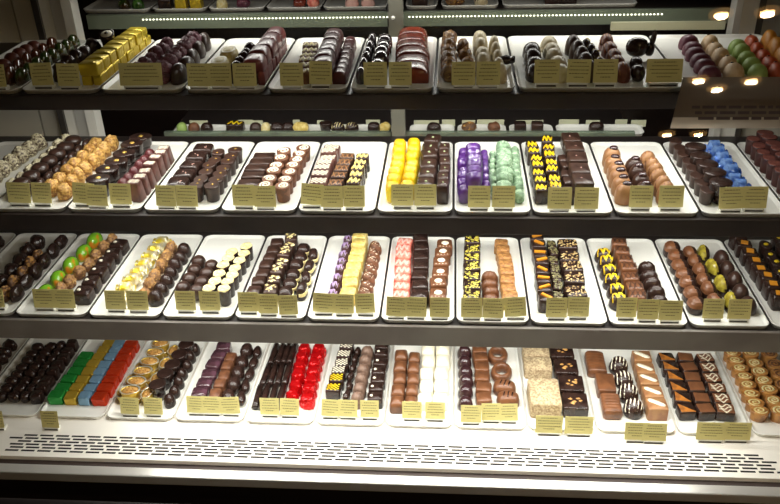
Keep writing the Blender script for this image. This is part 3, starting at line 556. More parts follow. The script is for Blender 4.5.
def body_mesh(kind, m, w, l, h, seed=0):
    bm = bmesh.new(); rnd = random.Random(seed+11)
    if kind in PROF:
        p, pr = PROF[kind]; n = 24 if kind not in ('brick', 'bar', 'square') else 28
        loft(bm, [sring(w, l, r, z*h, p, n, ph=PI/n) for r, z in pr])
        if kind in ('dome', 'ball', 'oval', 'mould'): wob(bm, .0006, 90, seed)
        else: wob(bm, .0004, 70, seed)
        if kind == 'cup' and seed % 2 == 0: pass
    elif kind in ('lump', 'cluster'):
        pr = [(.6, 0), (.88, .12), (1, .35), (.96, .6), (.8, .82), (.5, .96), (.15, 1)]
        loft(bm, [sring(w*.96, l*.96, r, z*h, 2.3, 26) for r, z in pr]); wob(bm, .0030 if kind == 'lump' else .0036, 130, seed)
        for v in bm.verts: v.co.z = max(0, min(v.co.z, h*1.04)); v.co.x = max(-w/2, min(w/2, v.co.x)); v.co.y = max(-l/2, min(l/2, v.co.y))
    elif kind == 'ridge':
        n = 26; pr = [(.9, 0), (1, .15), (.97, .45), (.88, .68), (.7, .86), (.42, .97), (.1, 1)]
        loft(bm, [sring(w, l, r*.96, z*h, 2.4, n) for r, z in pr])
        for v in bm.verts:
            a = math.sin((v.co.x*.9 + v.co.y*1.4 + v.co.z)*1150)
            if v.co.z > .002: v.co.z += a*.0008; v.co.x *= 1+.03*a
    elif kind == 'pleat':
        n = 40; pr = [(.86, 0), (.98, .1), (1, .5), (.95, .75), (.8, .9), (.5, .985), (.2, 1)]
        loft(bm, [sring(w, l, r*.97, z*h, 2.0, n) for r, z in pr])
        for v in bm.verts:
            if v.co.z > .001:
                k = .6*math.sin(v.co.y/l*2*PI*2.0+v.co.z*60); v.co.z += k*.0014; v.co.x *= 1+.06*k
    elif kind == 'heart':
        for sx in (-1, 1):
            loft(bm, [[(x+sx*w*.22, y, z) for x, y, z in sring(w*.56, l, r, zz*h, 2.2, 18)] for r, zz in PROF['dome'][1]])
    elif kind == 'ring':
        n, m2 = 24, 12; R = []
        for i in range(n):
            t = 2*PI*i/n; ring = []
            for j in range(m2):
                a = 2*PI*j/m2; rr = 1 + .36*math.cos(a)/1.0
                ring.append(((w/2*.72)*rr*math.cos(t), (l/2*.72)*rr*math.sin(t), h/2+h/2*math.sin(a)))
            R.append(ring)
        vs = [[bm.verts.new(p) for p in r] for r in R]
        for i in range(n):
            for j in range(m2): bm.faces.new((vs[i][j], vs[(i+1) % n][j], vs[(i+1) % n][(j+1) % m2], vs[i][(j+1) % m2]))
    elif kind == 'stick':
        n = 10; R = []
        for y, r in ((-.5, .7), (-.48, 1), (-.2, .95), (.1, 1.03), (.48, 1), (.5, .7)):
            R.append([(math.cos(2*PI*i/n)*w/2*r, y*l, h/2+math.sin(2*PI*i/n)*h/2*r) for i in range(n)])
        loft(bm, R)
    elif kind == 'loaf':
        n = 22; R = []
        for y, r in ((-.5, .88), (-.46, .96), (-.36, 1), (.36, 1), (.46, .96), (.5, .88)):
            ring = []
            for i in range(n):
                a = PI*i/(n-1); c, s = math.cos(a), math.sin(a)
                ring.append((math.copysign(abs(c)**.7, c)*w/2*r, y*l, (s**.55 if s > 0 else 0)*h*(1-(1-r)*.6)))
            R.append(ring)
        loft(bm, R)
    elif kind == 'log':
        n = 20; R = []; K = 22
        for k in range(K+1):
            y = -.5+k/K; e = 1-.12*(1 if k in (0, K) else 0)
            rb = 1+.07*math.sin(k*1.9+seed)
            R.append([(math.copysign(abs(math.cos(2*PI*i/n))**.5, math.cos(2*PI*i/n))*w/2*e*.97, y*l, h*.5+math.copysign(abs(math.sin(2*PI*i/n))**.5, math.sin(2*PI*i/n))*h*.5*e*(rb if math.sin(2*PI*i/n) > 0 else 1)) for i in range(n)])
        loft(bm, R)
    elif kind == 'foil':
        loft(bm, [sring(w, l, r, z*h, 9, 28, ph=PI/28) for r, z in ((.9, 0), (1, .07), (1.0, .3), (.99, .6), (.98, .88), (.9, 1), (.45, 1.0))]); wob(bm, .0011, 170, seed)
    elif kind == 'foilround':
        loft(bm, [sring(w, l, r, z*h, 2.4, 32, fl=.05 if z < .8 else .0, fn=11) for r, z in ((.8, 0), (.96, .1), (1, .35), (.97, .62), (.85, .8), (.78, .93), (.66, 1), (.3, 1.0))]); wob(bm, .0016, 190, seed)
    elif kind == 'twist':
        n = 18; R = []
        for x, r in ((-.5, .75), (-.46, .8), (-.36, .34), (-.3, .72), (-.24, .98), (0, 1), (.24, .98), (.3, .72), (.36, .34), (.46, .8), (.5, .75)):
            R.append([(x*w, math.cos(2*PI*i/n)*l/2*r, h/2+math.sin(2*PI*i/n)*h/2*r*(.6 if abs(x) > .4 else 1)) for i in range(n)])
        loft(bm, R); wob(bm, .0022, 170, seed)
        for v in bm.verts: v.co.z = max(0, v.co.z); v.co.y = max(-l/2, min(l/2, v.co.y))
    elif kind == 'nutcup':
        loft(bm, [sring(w, l, r, z*h, 2, 48, fl=.035, fn=16) for r, z in ((.72, 0), (.76, .03), (1, .95), (1, 1), (.9, .96), (.86, .8))], cap1=True)
    if kind in ('foil', 'foilround', 'twist'): return finish(bm, kind, m, smooth=False)
    me = finish(bm, kind, m)
    return me
def tube(bm, pts, t, flat=.6, mi=0):
    """rounded bead along a polyline"""
    R = []; n = 6
    for i, p in enumerate(pts):
        a = pts[max(0, i-1)]; b = pts[min(len(pts)-1, i+1)]; d = Vector(b)-Vector(a)
        if d.length < 1e-9: d = Vector((1, 0, 0))
        d.normalize(); s = d.cross(Vector((0, 0, 1)));
        if s.length < 1e-6: s = Vector((1, 0, 0))
        s.normalize(); u = s.cross(d).normalized(); k = .5 if i in (0, len(pts)-1) else 1
        R.append([tuple(Vector(p)+s*math.cos(2*PI*j/n)*t*k+u*math.sin(2*PI*j/n)*t*flat*k) for j in range(n)])
    loft(bm, R, mi=mi)
def chunk(bm, p, s, rnd, flat=1.0, mi=0):
    vs = [bm.verts.new((p[0]+x*s*rnd.uniform(.6, 1.2), p[1]+y*s*rnd.uniform(.6, 1.2), p[2]+z*s*flat*rnd.uniform(.7, 1.1))) for x, y, z in ((1,0,0), (-1,0,0), (0,1,0), (0,-1,0), (.3,.2,1), (-.2,.1,-.6))]
    for a, b, c in ((0,2,4), (2,1,4), (1,3,4), (3,0,4), (2,0,5), (1,2,5), (3,1,5), (0,3,5)): bm.faces.new((vs[a], vs[b], vs[c])).material_index = mi
def topping(kind, body, m, w, l, h, seed=0):
    bm = bmesh.new(); rnd = random.Random(seed*7+3)
    ext = .80 if body not in ('dome', 'ball', 'oval', 'cup', 'disc', 'lump') else .68
    if body == 'wedge': ext = .7
    S = lambda u, v, dz=0.0: (u*w/2, v*l/2, top_z(body, u, v, h)+dz)
    t = min(w, l)*.045
    def line(a, b, n=8, tt=t):
        tube(bm, [S(a[0]+(b[0]-a[0])*i/n, a[1]+(b[1]-a[1])*i/n) for i in range(n+1)], tt)
    if kind == 'zig':
        K = 5; pts = []
        for k in range(K+1):
            u = -ext+2*ext*k/K; v = ext*(1 if k % 2 else -1)*.9; pts.append((u+rnd.uniform(-.05, .05), v))
        P = []
        for a, b in zip(pts, pts[1:]):
            for i in range(5): P.append(S(a[0]+(b[0]-a[0])*i/5, a[1]+(b[1]-a[1])*i/5))
        tube(bm, P, t*1.9)
    elif kind == 'stripes':
        for k in range(5):
            u = -.7+.35*k; e = math.sqrt(max(.05, .9-u*u*.9)); line((u-.15, -e*.9), (u+.15, e*.9), tt=t*1.2)
    elif kind == 'lines':
        for v in (-.5, 0, .5): line((-ext, v*ext), (ext, v*ext), tt=t*.9)
        for u in (-.35, .3): line((u, -ext), (u, ext), tt=t*.5)
    elif kind == 'hatch':
        for k in range(3):
            u = -.6+.6*k; line((u-.25, -ext), (u+.25, ext), tt=t*.8); line((u+.25, -ext), (u-.25, ext), tt=t*.8)
    elif kind in ('swirl', 'fullswirl'):
        if kind == 'fullswirl':
            for k in range(3):
                v = -.5+.5*k; tube(bm, [S(-.75+1.5*i/10, v+.28*math.sin(i*.9+k)) for i in range(11)], t*1.6)
        else:
            tube(bm, [S((.10+.66*i/24)*math.cos(i*.46+seed), (.10+.66*i/24)*math.sin(i*.46+seed)) for i in range(25)], t*1.35)
    elif kind in ('dot', 'dotl', 'bigdot', 'eye', 'dotd', 'dots'):
        cx = {'dotl': -.45}.get(kind, .05 if kind != 'eye' else 0); r = {'dot': .24, 'dotl': .24, 'bigdot': .42, 'eye': .8, 'dotd': .2, 'dots': .17}[kind]
        if kind == 'dotd': cx, cy = -.15, .35
        else: cy = 0
        if kind == 'dot' and body in ('cup',): r = .42
        c = S(cx, cy, -.0002); rr = r*min(w, l)/2
        if kind == 'bigdot': rr = r*w/2*1.15
        loft(bm, [[(c[0]+x, c[1]+y, c[2]+z) for x, y, z in sring(2*rr, 2*rr, q, z, 2, 14)] for q, z in ((1, 0), (.98, .0006), (.7, .0014), (.2, .0017))])
        if kind == 'bigdot':
            for k in range(4): chunk(bm, S(-.6+.4*k, -.72), .0012, rnd, .5)
        if kind == 'eye':
            loft(bm, [[(c[0]+x, c[1]+y, c[2]+z+.0014) for x, y, z in sring(.006, .006, q, z, 2, 10)] for q, z in ((1, 0), (.9, .001), (.3, .0014))], mi=1)
    elif kind in ('nuts', 'specks', 'flakes', 'flecks', 'fleck'):
        n, s = {'nuts': (38, .0021), 'specks': (24, .0014), 'flakes': (16, .0026), 'flecks': (3, .0017), 'fleck': (1, .0026)}[kind]
        if w > .034 and kind == 'nuts': n, s = 10, .0032
        for k in range(n):
            if n > 3: u, v = rnd.uniform(-ext, ext), rnd.uniform(-ext, ext)
            else: u, v = rnd.uniform(-.35, .35), rnd.uniform(-.3, .3)
            if w > .034 and kind == 'nuts': u, v = rnd.uniform(-.35, .45), rnd.uniform(-.45, .5)
            chunk(bm, S(u, v), s*rnd.uniform(.7, 1.2), rnd, .5)
    elif kind in ('cap', 'cap0'):
        k = {'cup': .95, 'oval': .8}.get(body, .8); hh = .0022 if kind == 'cap' else .0005
        loft(bm, [[(x, y, z+h*(.985 if body == 'cup' else .93)) for x, y, z in sring(w, l, q*k, z, 2.1, 22, fl=.05 if kind == 'cap' else 0, fn=5)] for q, z in ((1, 0), (1, hh*.6), (.8, hh), (.3, hh*1.1))])
        if kind == 'cap': wob(bm, .0009, 300, seed)
    elif kind in ('half', 'full'):
        hs = .0004
        if body in ('square',):
            q = .83
            P = [(-q, q), (-q, -q), (q, -q)] if kind == 'half' else [(-q, q), (-q, -q), (q, -q), (q, q)]
            loft(bm, [[(u*w/2, v*l/2, h+z) for u, v in P] for z in (-.0002, .0008)])
        else:
            loft(bm, [sring(w, l, r*1.015, z*h*1.02+hs, PROF[body][0], 22) for r, z in PROF[body][1][2:]], cap0=False)
            for f in [f for f in bm.faces if f.calc_center_median().x > w*.05]: bm.faces.remove(f)
    elif kind == 'square':
        d = .42; loft(bm, [[(x*w/2*d*1.3, y*l/2*d*1.5, h+z) for x, y in ((-1, -.6), (.6, -1), (1, .6), (-.6, 1))] for z in (-.0002, .0012)])
    elif kind == 'ostick':
        a = [.55, -.7, -.25][seed % 3]; c, s = math.cos(a), math.sin(a)
        loft(bm, [[((x*c-y*s)*1, (x*s+y*c)*1, h+z) for x, y in ((-.0085, -.0023), (.0085, -.0023), (.0085, .0023), (-.0085, .0023))] for z in (-.0002, .0024)])
    elif kind == 'band':
        tube(bm, [S(-.75+1.5*i/6, .7-1.1*i/6) for i in range(7)], l*.17, .2)
    elif kind == 'check':
        N = 6
        for i in range(N):
            for j in range(N):
                if (i+j) % 2 == 0:
                    u = -ext+2*ext*(i+.5)/N; v = -ext+2*ext*(j+.5)/N; du = ext/N*w/2*.9; dv = ext/N*l/2*.9; c = S(u, v)
                    loft(bm, [[(c[0]+a*du, c[1]+b*dv, h+z) for a, b in ((-1, -1), (1, -1), (1, 1), (-1, 1))] for z in (-.0002, .0005)])
    elif kind == 'nutbar':
        loft(bm, [[(x+.001, y-.002*0, z+h*.96) for x, y, z in sring(w*.48, l*.42, q, z, 2.4, 16)] for q, z in ((1, 0), (1, .0025), (.7, .0042), (.2, .0048))])
    elif kind == 'rim':
        loft(bm, [[(x+w*.02, y, z) for x, y, z in sring(w*.98, l*.98, q, z*h, 2.4, 22)] for q, z in ((.98, .30), (1.04, .38), (1.04, .5), (.98, .6))])
        for f in [f for f in bm.faces if len(f.verts) == 4 and f.calc_center_median().x < -w*.1]: bm.faces.remove(f)
    elif kind == 'coat':
        n, s = (85, .0024 if m in ('nut', 'pinkish') else .0018)
        for k in range(n):
            a = rnd.uniform(0, 2*PI); r = math.sqrt(rnd.uniform(0, 1)); u, v = r*math.cos(a)*.93, r*math.sin(a)*.93
            chunk(bm, (u*w/2, v*l/2, h*math.sqrt(max(.04, 1-r*r*.93))), s*rnd.uniform(.7, 1.3)*(1.5 if m == 'whitechip' else 1), rnd, .8)
    elif kind == 'cupnuts':
        loft(bm, [sring(w, l, q, h*z, 2, 24) for q, z in ((.84, .82), (.8, .9), (.4, .98))])
        for k in range(12):
            a = rnd.uniform(0, 2*PI); r = .65*math.sqrt(rnd.uniform(0, 1)); chunk(bm, (r*math.cos(a)*w/2, r*math.sin(a)*l/2, h*.97), .0022, rnd, .8)
    elif kind == 'cuprim':
        loft(bm, [sring(w, l, q, h*z, 2, 32) for q, z in ((1.0, .96), (1.04, 1.0), (1.0, 1.03), (.86, .98))], cap0=False, cap1=False)
    return finish(bm, kind, [m, 'dark'] if kind == 'eye' else m, smooth=kind not in ('nuts', 'flakes', 'coat', 'check', 'half', 'full', 'square', 'ostick', 'specks'))

# ------------------------------------------------------------------ the room around the case
def struct(name, me): o = link(name, me); o['kind'] = 'structure'; return o
struct('floor', boxmesh('floor', 'floor', -4, 4, -6.5, 1.2, -.05, 0))
struct('ceiling', boxmesh('ceiling', 'roomwall', -4, 4, -6.5, 1.2, 3.0, 3.05))
struct('wall_back', boxmesh('wall_back', 'roomwall', -4, 4, 1.2, 1.25, 0, 3.0))
struct('wall_front', boxmesh('wall_front', 'roomwall', -4, 4, -6.55, -6.5, 0, 3.0))
struct('wall_left', boxmesh('wall_left', 'roomwall', -4.05, -4, -6.5, 1.2, 0, 3.0))
struct('wall_right', boxmesh('wall_right', 'roomwall', 4, 4.05, -6.5, 1.2, 0, 3.0))
def downlight(x, y, label):
    r = link('ceiling_downlight', None, loc=(x, y, 2.995)); tag(r, label, 'ceiling light', 'warm ceiling downlights reflected in the glass')
    bm = bmesh.new(); loft(bm, [sring(.13, .13, q, z, 2, 24) for q, z in ((1, 0), (1, -.012), (.62, -.012))], cap1=False); link('trim_ring', finish(bm, 'trim_ring', 'lamp_ring'), r)
    bm = bmesh.new(); loft(bm, [sring(.08, .08, q, z, 2, 20) for q, z in ((1, -.002), (.9, -.014), (.4, -.018))]); link('bulb', finish(bm, 'bulb', 'lamp_glow'), r)
    d = bpy.data.lights.new('downlight_beam', 'AREA'); d.shape = 'DISK'; d.size = .07; d.energy = 8.0; d.color = (1, .68, .38); d.spread = math.radians(150)
    l = bpy.data.objects.new('downlight_beam', d); C.objects.link(l); l.parent = r; l.location = (0, 0, -.022); l.rotation_euler = (0, 0, 0)
LAMPS = [(1.584, -4.14), (1.92, -4.159), (1.748, -4.293), (1.899, -5.218), (1.662, -5.218), (1.438, -3.235), (1.672, -3.218)]
for i, (x, y) in enumerate(LAMPS):
    downlight(x, y, 'warm ceiling downlight mirrored as an amber spot near upper right of the glass')

# ------------------------------------------------------------------ display case
XL, XR = -.86, .58
def thing(nm, me, label, cat): return tag(link(nm, me), label, cat)
thing('base_cabinet', boxmesh('base_cabinet', 'kick', XL, XR, -.10, .60, .0, .7265), 'dark cabinet base under the white bottom deck', 'cabinet')
thing('case_back_panel', boxmesh('case_back_panel', 'backwall', XL, XR, .605, .62, .736, 1.70), 'dark back panel of the display case', 'panel')
thing('case_end_panel', boxmesh('case_end_panel', 'panel', XL-.02, XL-.0005, -.09, .62, .736, 1.70), 'end panel at the far left of the display case', 'panel')
thing('case_end_panel', boxmesh('case_end_panel', 'panel', XR+.0005, XR+.02, -.09, .62, .736, 1.70), 'end panel at the far right of the display case', 'panel')
thing('case_canopy', boxmesh('case_canopy', 'lip', XL, XR, .12, .62, 1.7005, 1.74), 'dark canopy over the display case', 'canopy')
thing('light_housing', boxmesh('light_housing', 'alu_dark', -.50, .40, .280, .310, 1.364, 1.378), 'narrow light housing above the top shelf', 'light')
# bottom deck with staggered vent slots
deck = link('display_deck', None); tag(deck, 'white bottom deck with rows of dark slots along its front', 'display deck')
link('deck_panel', boxmesh('deck_panel', 'deck', XL, XR, -0.0842, .60, .734, .7448), deck)
bm = bmesh.new()
for rr in range(6):
    y = -0.0391-(-0.0391-(-0.0722))*rr/5
    x = -.676+(0 if rr % 2 == 0 else .0125)+(.004, -.004, .0, .003, -.006, .002)[rr]
    while x < .445+.004*rr:
        if x > -.672+.004*(rr % 3): bx(bm, x, x+.0205, y-.0017, y+.0017, .7443, .7450)
        x += .0249
link('vent_slots', finish(bm, 'vent_slots', 'vent', False), deck)
bm = bmesh.new(); rnd = random.Random(5); x = -.134
while x < -.072:
    g = rnd.uniform(.0006, .0012)
    if rnd.random() > .2: bx(bm, x, x+g, -0.0340, -0.0340+.0017+rnd.uniform(0, .0004), .7443, .7449)
    x += g+.0006
link('red_lettering', finish(bm, 'red_lettering', 'red_print', False), deck)
link('front_groove', boxmesh('front_groove', 'groove', XL, XR, -0.0976, -0.0842, .7275, .7380), deck)
link('front_rail', boxmesh('front_rail', 'rail', XL, XR, -0.1158, -0.0976, .7275, .7435, bev=.002), deck)

def shelf(y, z, zb, label, lm='lip'):
    s = link('display_shelf', None, loc=(0, 0, z)); tag(s, label, 'shelf', 'three shelves of the case')
    link('shelf_panel', boxmesh('shelf_panel', 'shelf_dark', XL, XR, y+.0005, .292, -.0075, 0), s)
    link('front_lip', boxmesh('front_lip', lm, XL, XR, y-.006, y, zb-z, .0008, bev=.0008), s)
    return s
shelf(.036, 1.2588, 1.240, 'dark edged top shelf carrying the domed sweets and gold bricks')
shelf(.008, 1.1015, 1.078, 'dark edged second shelf carrying the purple and yellow bonbons')
s3 = shelf(-.0155, .9446, .9135, 'third shelf just above the bottom deck, its edge painted with bounce light', 'lip_bounce_lit')

def upright(x0, x1, label, parts):
    u = link('shelf_upright', None, loc=((x0+x1)/2, .33, .7448)); tag(u, label, 'upright', 'metal uprights behind the trays')
    for nm, m, a, b, d in parts: link(nm, boxmesh(nm, m, (x0-(x0+x1)/2)+a, (x0-(x0+x1)/2)+b, -d, .012, 0, .95), u)
    return u
upright(-.660, -.596, 'broad pale metal upright at the left behind the trays', [('frame_strip', 'alu_dark', 0, .010, .014), ('pale_face', 'alu_light', .010, .028, .008), ('frame_face', 'aluminium', .028, .048, .010), ('frame_strip', 'alu_light', .048, .064, .014)])
upright(.419, .463, 'broad pale metal upright at the right behind the trays', [('frame_strip', 'aluminium', 0, .010, .014), ('pale_face', 'alu_light', .010, .035, .008), ('frame_strip', 'alu_dark', .035, .044, .010)])
mu = upright(-.099, -.0765, 'narrow slotted metal upright in the middle behind the trays', [('slotted_rail', 'alu_mid', 0, .0225, .010)])
bm = bmesh.new()
for k in range(40): bx(bm, -.0125, -.0105, -.0108, -.0098, .02+k*.023, .032+k*.023)
link('slots', finish(bm, 'slots', 'vent', False), mu)
bm = bmesh.new(); loft(bm, [[(x-.0035, -.010-z, y+.54) for x, y, z in sring(.006, .006, q, z, 2, 12)] for q, z in ((1, 0), (.9, .003), (.4, .004))]); link('screw', finish(bm, 'screw', 'alu_light'), mu)
for x0, x1, lb in ((XL+.003, -.700, 'grey sliding door panel at far left behind the shelves'), (-.697, -.663, 'narrow grey panel beside the left upright'), (.466, XR-.003, 'grey panel right of the right upright')):
    d = link('sliding_panel', None, loc=((x0+x1)/2, .33, .7450)); tag(d, lb, 'panel', 'grey panels behind the shelves')
    hw = (x1-x0)/2; link('door_leaf', boxmesh('door_leaf', 'panel', -hw, hw, 0, .01, 0, .94), d)
    link('clip', boxmesh('clip', 'alu_dark', -.003, .003, -.006, .0, .392, .399), d)

# rear ledges behind the shelves, with their own trays
def rear_ledge(y, z0, z1, m, led, label, x0=-.60, x1=.44, m_led='led', zt=0):
    s = link('rear_ledge', None, loc=(0, y, z1)); tag(s, label, 'ledge', 'ledges behind the shelves')
    link('ledge_board', boxmesh('ledge_board', 'shelf_dark', x0, x1, .0082, .16, z0-z1-zt, -zt), s)
    link('ledge_front', boxmesh('ledge_front', m, x0, x1, 0, .008, z0-z1, 0, bev=.0005), s)
    xa, xb, zz, st = led
    for p, q in ((xa, -.104), (-.070, xb)):
        bm = bmesh.new(); x = p
        while x < q: bx(bm, x, x+st*.36, -.0008, .0004, zz-z1, zz-z1+.0016); x += st
        link('led_strip', finish(bm, 'led_strip', m_led, False), s)
    return s
rl = rear_ledge(.370, 1.2585, 1.2815, 'rear_bar', (-.5056, .326, 1.2730, .0058), 'grey green ledge with a strip of tiny lights behind the top shelf')
rl2 = rear_ledge(.336, 1.0790, 1.0915, 'glass_edge', (-.48, .30, 1.0815, .0058), 'glassy ledge edge with faint tiny lights behind the second shelf', -.49, .30, 'led_dim', .0136)

# front glass and the notice fixed on it
sl = math.tan(math.radians(20)); GY, GZ = -.170, .745
def gp(x, z, off=0): return (x, GY+sl*(z-GZ)-off, z)
g = link('front_glass', None, loc=(0, GY, GZ)); tag(g, 'clear sloping glass across the front of the display case', 'glass pane')
bm = bmesh.new(); v = [bm.verts.new((x, sl*(z-GZ), z-GZ)) for x, z in ((XL, GZ), (XR, GZ), (XR, 1.5), (XL, 1.5))]; bm.faces.new(v); link('pane', finish(bm, 'pane', 'glass', False), g)
bm = bmesh.new(); bx(bm, XL, XR, -.012, .004, -.012, 0); link('bottom_channel', finish(bm, 'bottom_channel', 'kick', False), g)
sg = link('notice_film', None, loc=(.4, GY, GZ)); tag(sg, 'smoky translucent notice with blurred text at the upper right', 'notice')
SG = ((0.2753, 1.2818), (0.2633, 1.2251), 1.2375)
def quad(pts, off=.0012, name='q', m='sign_film'):
    bm = bmesh.new(); a = [(x-.4, sl*(z-GZ)-off, z-GZ) for x, z in pts]
    n = Vector((0, math.cos(math.radians(20)), -math.sin(math.radians(20))))*.0008
    loft(bm, [[tuple(Vector(p)) for p in a], [tuple(Vector(p)+n) for p in a]]); return finish(bm, name, m, False)
(xa, zt), (xb, zb), (zbb) = SG
xi = lambda z: xb+(xa-xb)*(z-zb)/(zt-zb)
link('film', quad([(xb+(xa-xb)*.22, zbb), (.56, zbb), (.56, zt), (xa, zt)]), sg)
link('bright_edge', quad([(xb, zb), (.56, zb), (.56, zbb), (xb+(xa-xb)*.22, zbb)], m='sign_band'), sg)
bm = bmesh.new(); rnd = random.Random(3)
for k in range(3):
    z = zt-(zt-zb)*(.58+.11*k); x = xa+.012+.004*k
    while x < .52:
        wl = rnd.uniform(.006, .02); c = [(x, z-.0016), (x+wl, z-.0016), (x+wl, z+.0016), (x, z+.0016)]
        a = [(p-.4, sl*(q-GZ)-.0018, q-GZ) for p, q in c]; loft(bm, [a, [(p, q+.0003, r) for p, q, r in a]]); x += wl+.003
link('blurred_text', finish(bm, 'blurred_text', 'sign_text', False), sg)

# ------------------------------------------------------------------ trays
LEVEL = {1: 'top shelf', 2: 'second shelf', 3: 'third shelf', 4: 'bottom deck'}
def rr_ring(w, l, r, z, n=5):
    out = []
    for cx, cy, a0 in ((w/2-r, l/2-r, 0), (-w/2+r, l/2-r, 90), (-w/2+r, -l/2+r, 180), (w/2-r, -l/2+r, 270)):
        for i in range(n+1):
            a = math.radians(a0+90*i/n); out.append((cx+r*math.cos(a), cy+r*math.sin(a), z))
    return out
TM = {}
def tray_mesh(w, l, hz=.0062):
    k = (round(w, 4), round(l, 4), hz)
    if k not in TM:
        bm = bmesh.new()
        loft(bm, [rr_ring(w-.005, l-.004, .010, 0), rr_ring(w-.002, l-.002, .011, hz-.0015), rr_ring(w, l, .012, hz-.0006), rr_ring(w-.001, l-.001, .0115, hz), rr_ring(w-.004, l-.004, .010, hz-.0006), rr_ring(w-.009, l-.009, .008, .0024), rr_ring(w-.012, l-.012, .007, .002)])
        TM[k] = finish(bm, 'tray', 'tray')
    return TM[k]
first = {}
for r in ROWS: first.setdefault((r[0], r[1]), r[13])
for (k, j, cx, y, z, W, L) in TRAYS:
    if (k, j) not in first and j > -2: pass
    lb = 'white tray holding ' + first[(k, j)] + ', ' + LEVEL[k] if (k, j) in first else 'white tray at the far left end, ' + LEVEL[k]
    tag(link('serving_tray', tray_mesh(W, L), loc=(cx, y+L/2-.002, z+.0004)), lb.replace(' in left row', '').replace(' on wide tray', ''), 'tray', 'white serving trays')

# ------------------------------------------------------------------ chocolates
ORD = ['rearmost', 'second from back', 'third from back', 'fourth from back', 'fifth from back', 'sixth from back', 'seventh from back', 'eighth from back', 'ninth from back']
NAME = {'square': ('chocolate_square', 'chocolate square'), 'bar': ('chocolate_slab', 'chocolate slab'), 'brick': ('foil_brick', 'wrapped sweet'), 'mould': ('moulded_chocolate', 'moulded chocolate'),
 'dome': ('chocolate_dome', 'chocolate dome'), 'ball': ('chocolate_truffle', 'truffle'), 'oval': ('chocolate_oval', 'chocolate oval'), 'cup': ('chocolate_cup', 'chocolate cup'), 'disc': ('chocolate_disc', 'chocolate disc'),
 'wedge': ('tapered_chocolate', 'tapered chocolate'), 'lump': ('rough_truffle', 'truffle'), 'cluster': ('nut_cluster', 'cluster'), 'ridge': ('ridged_truffle', 'ridged truffle'), 'pleat': ('ridged_bonbon', 'bonbon'),
 'heart': ('chocolate_heart', 'chocolate heart'), 'ring': ('chocolate_ring', 'chocolate ring'), 'stick': ('chocolate_stick', 'chocolate stick'), 'loaf': ('chocolate_loaf', 'chocolate loaf'), 'log': ('ribbed_bar', 'chocolate bar'),
 'foil': ('foil_cube', 'wrapped sweet'), 'foilround': ('foil_ball', 'wrapped sweet'), 'twist': ('wrapped_candy', 'wrapped sweet'), 'nutcup': ('nut_cup', 'nut cup')}
COAT = {'whitedark': 'whitechip', 'goldnut': 'goldnutbit', 'mint': 'mintflake', 'nutcaramel': 'nut', 'nutmilk': 'nut', 'nutdark': 'nut', 'purplesug': 'pinkish', 'oat': 'oatbit'}
PART = {'zig': 'icing_zigzag', 'stripes': 'icing_stripes', 'lines': 'icing_lines', 'hatch': 'icing_lines', 'swirl': 'icing_spiral', 'fullswirl': 'icing_swirls', 'dot': 'icing_dot', 'dotl': 'icing_dot', 'bigdot': 'icing_dot', 'dots': 'icing_dot', 'dotd': 'icing_dot', 'eye': 'icing_cap',
 'nuts': 'nut_pieces', 'specks': 'icing_specks', 'flakes': 'flakes', 'flecks': 'flecks', 'fleck': 'fleck', 'cap': 'cream_cap', 'cap0': 'top_layer', 'half': 'coloured_coating', 'full': 'coloured_coating', 'square': 'orange_piece', 'ostick': 'orange_stick', 'band': 'icing_band', 'check': 'checked_pattern', 'nutbar': 'dark_nut', 'rim': 'cream_rim', 'coat': 'coating_pieces', 'cupnuts': 'nut_filling', 'cuprim': 'cup_rim'}
seed = 0
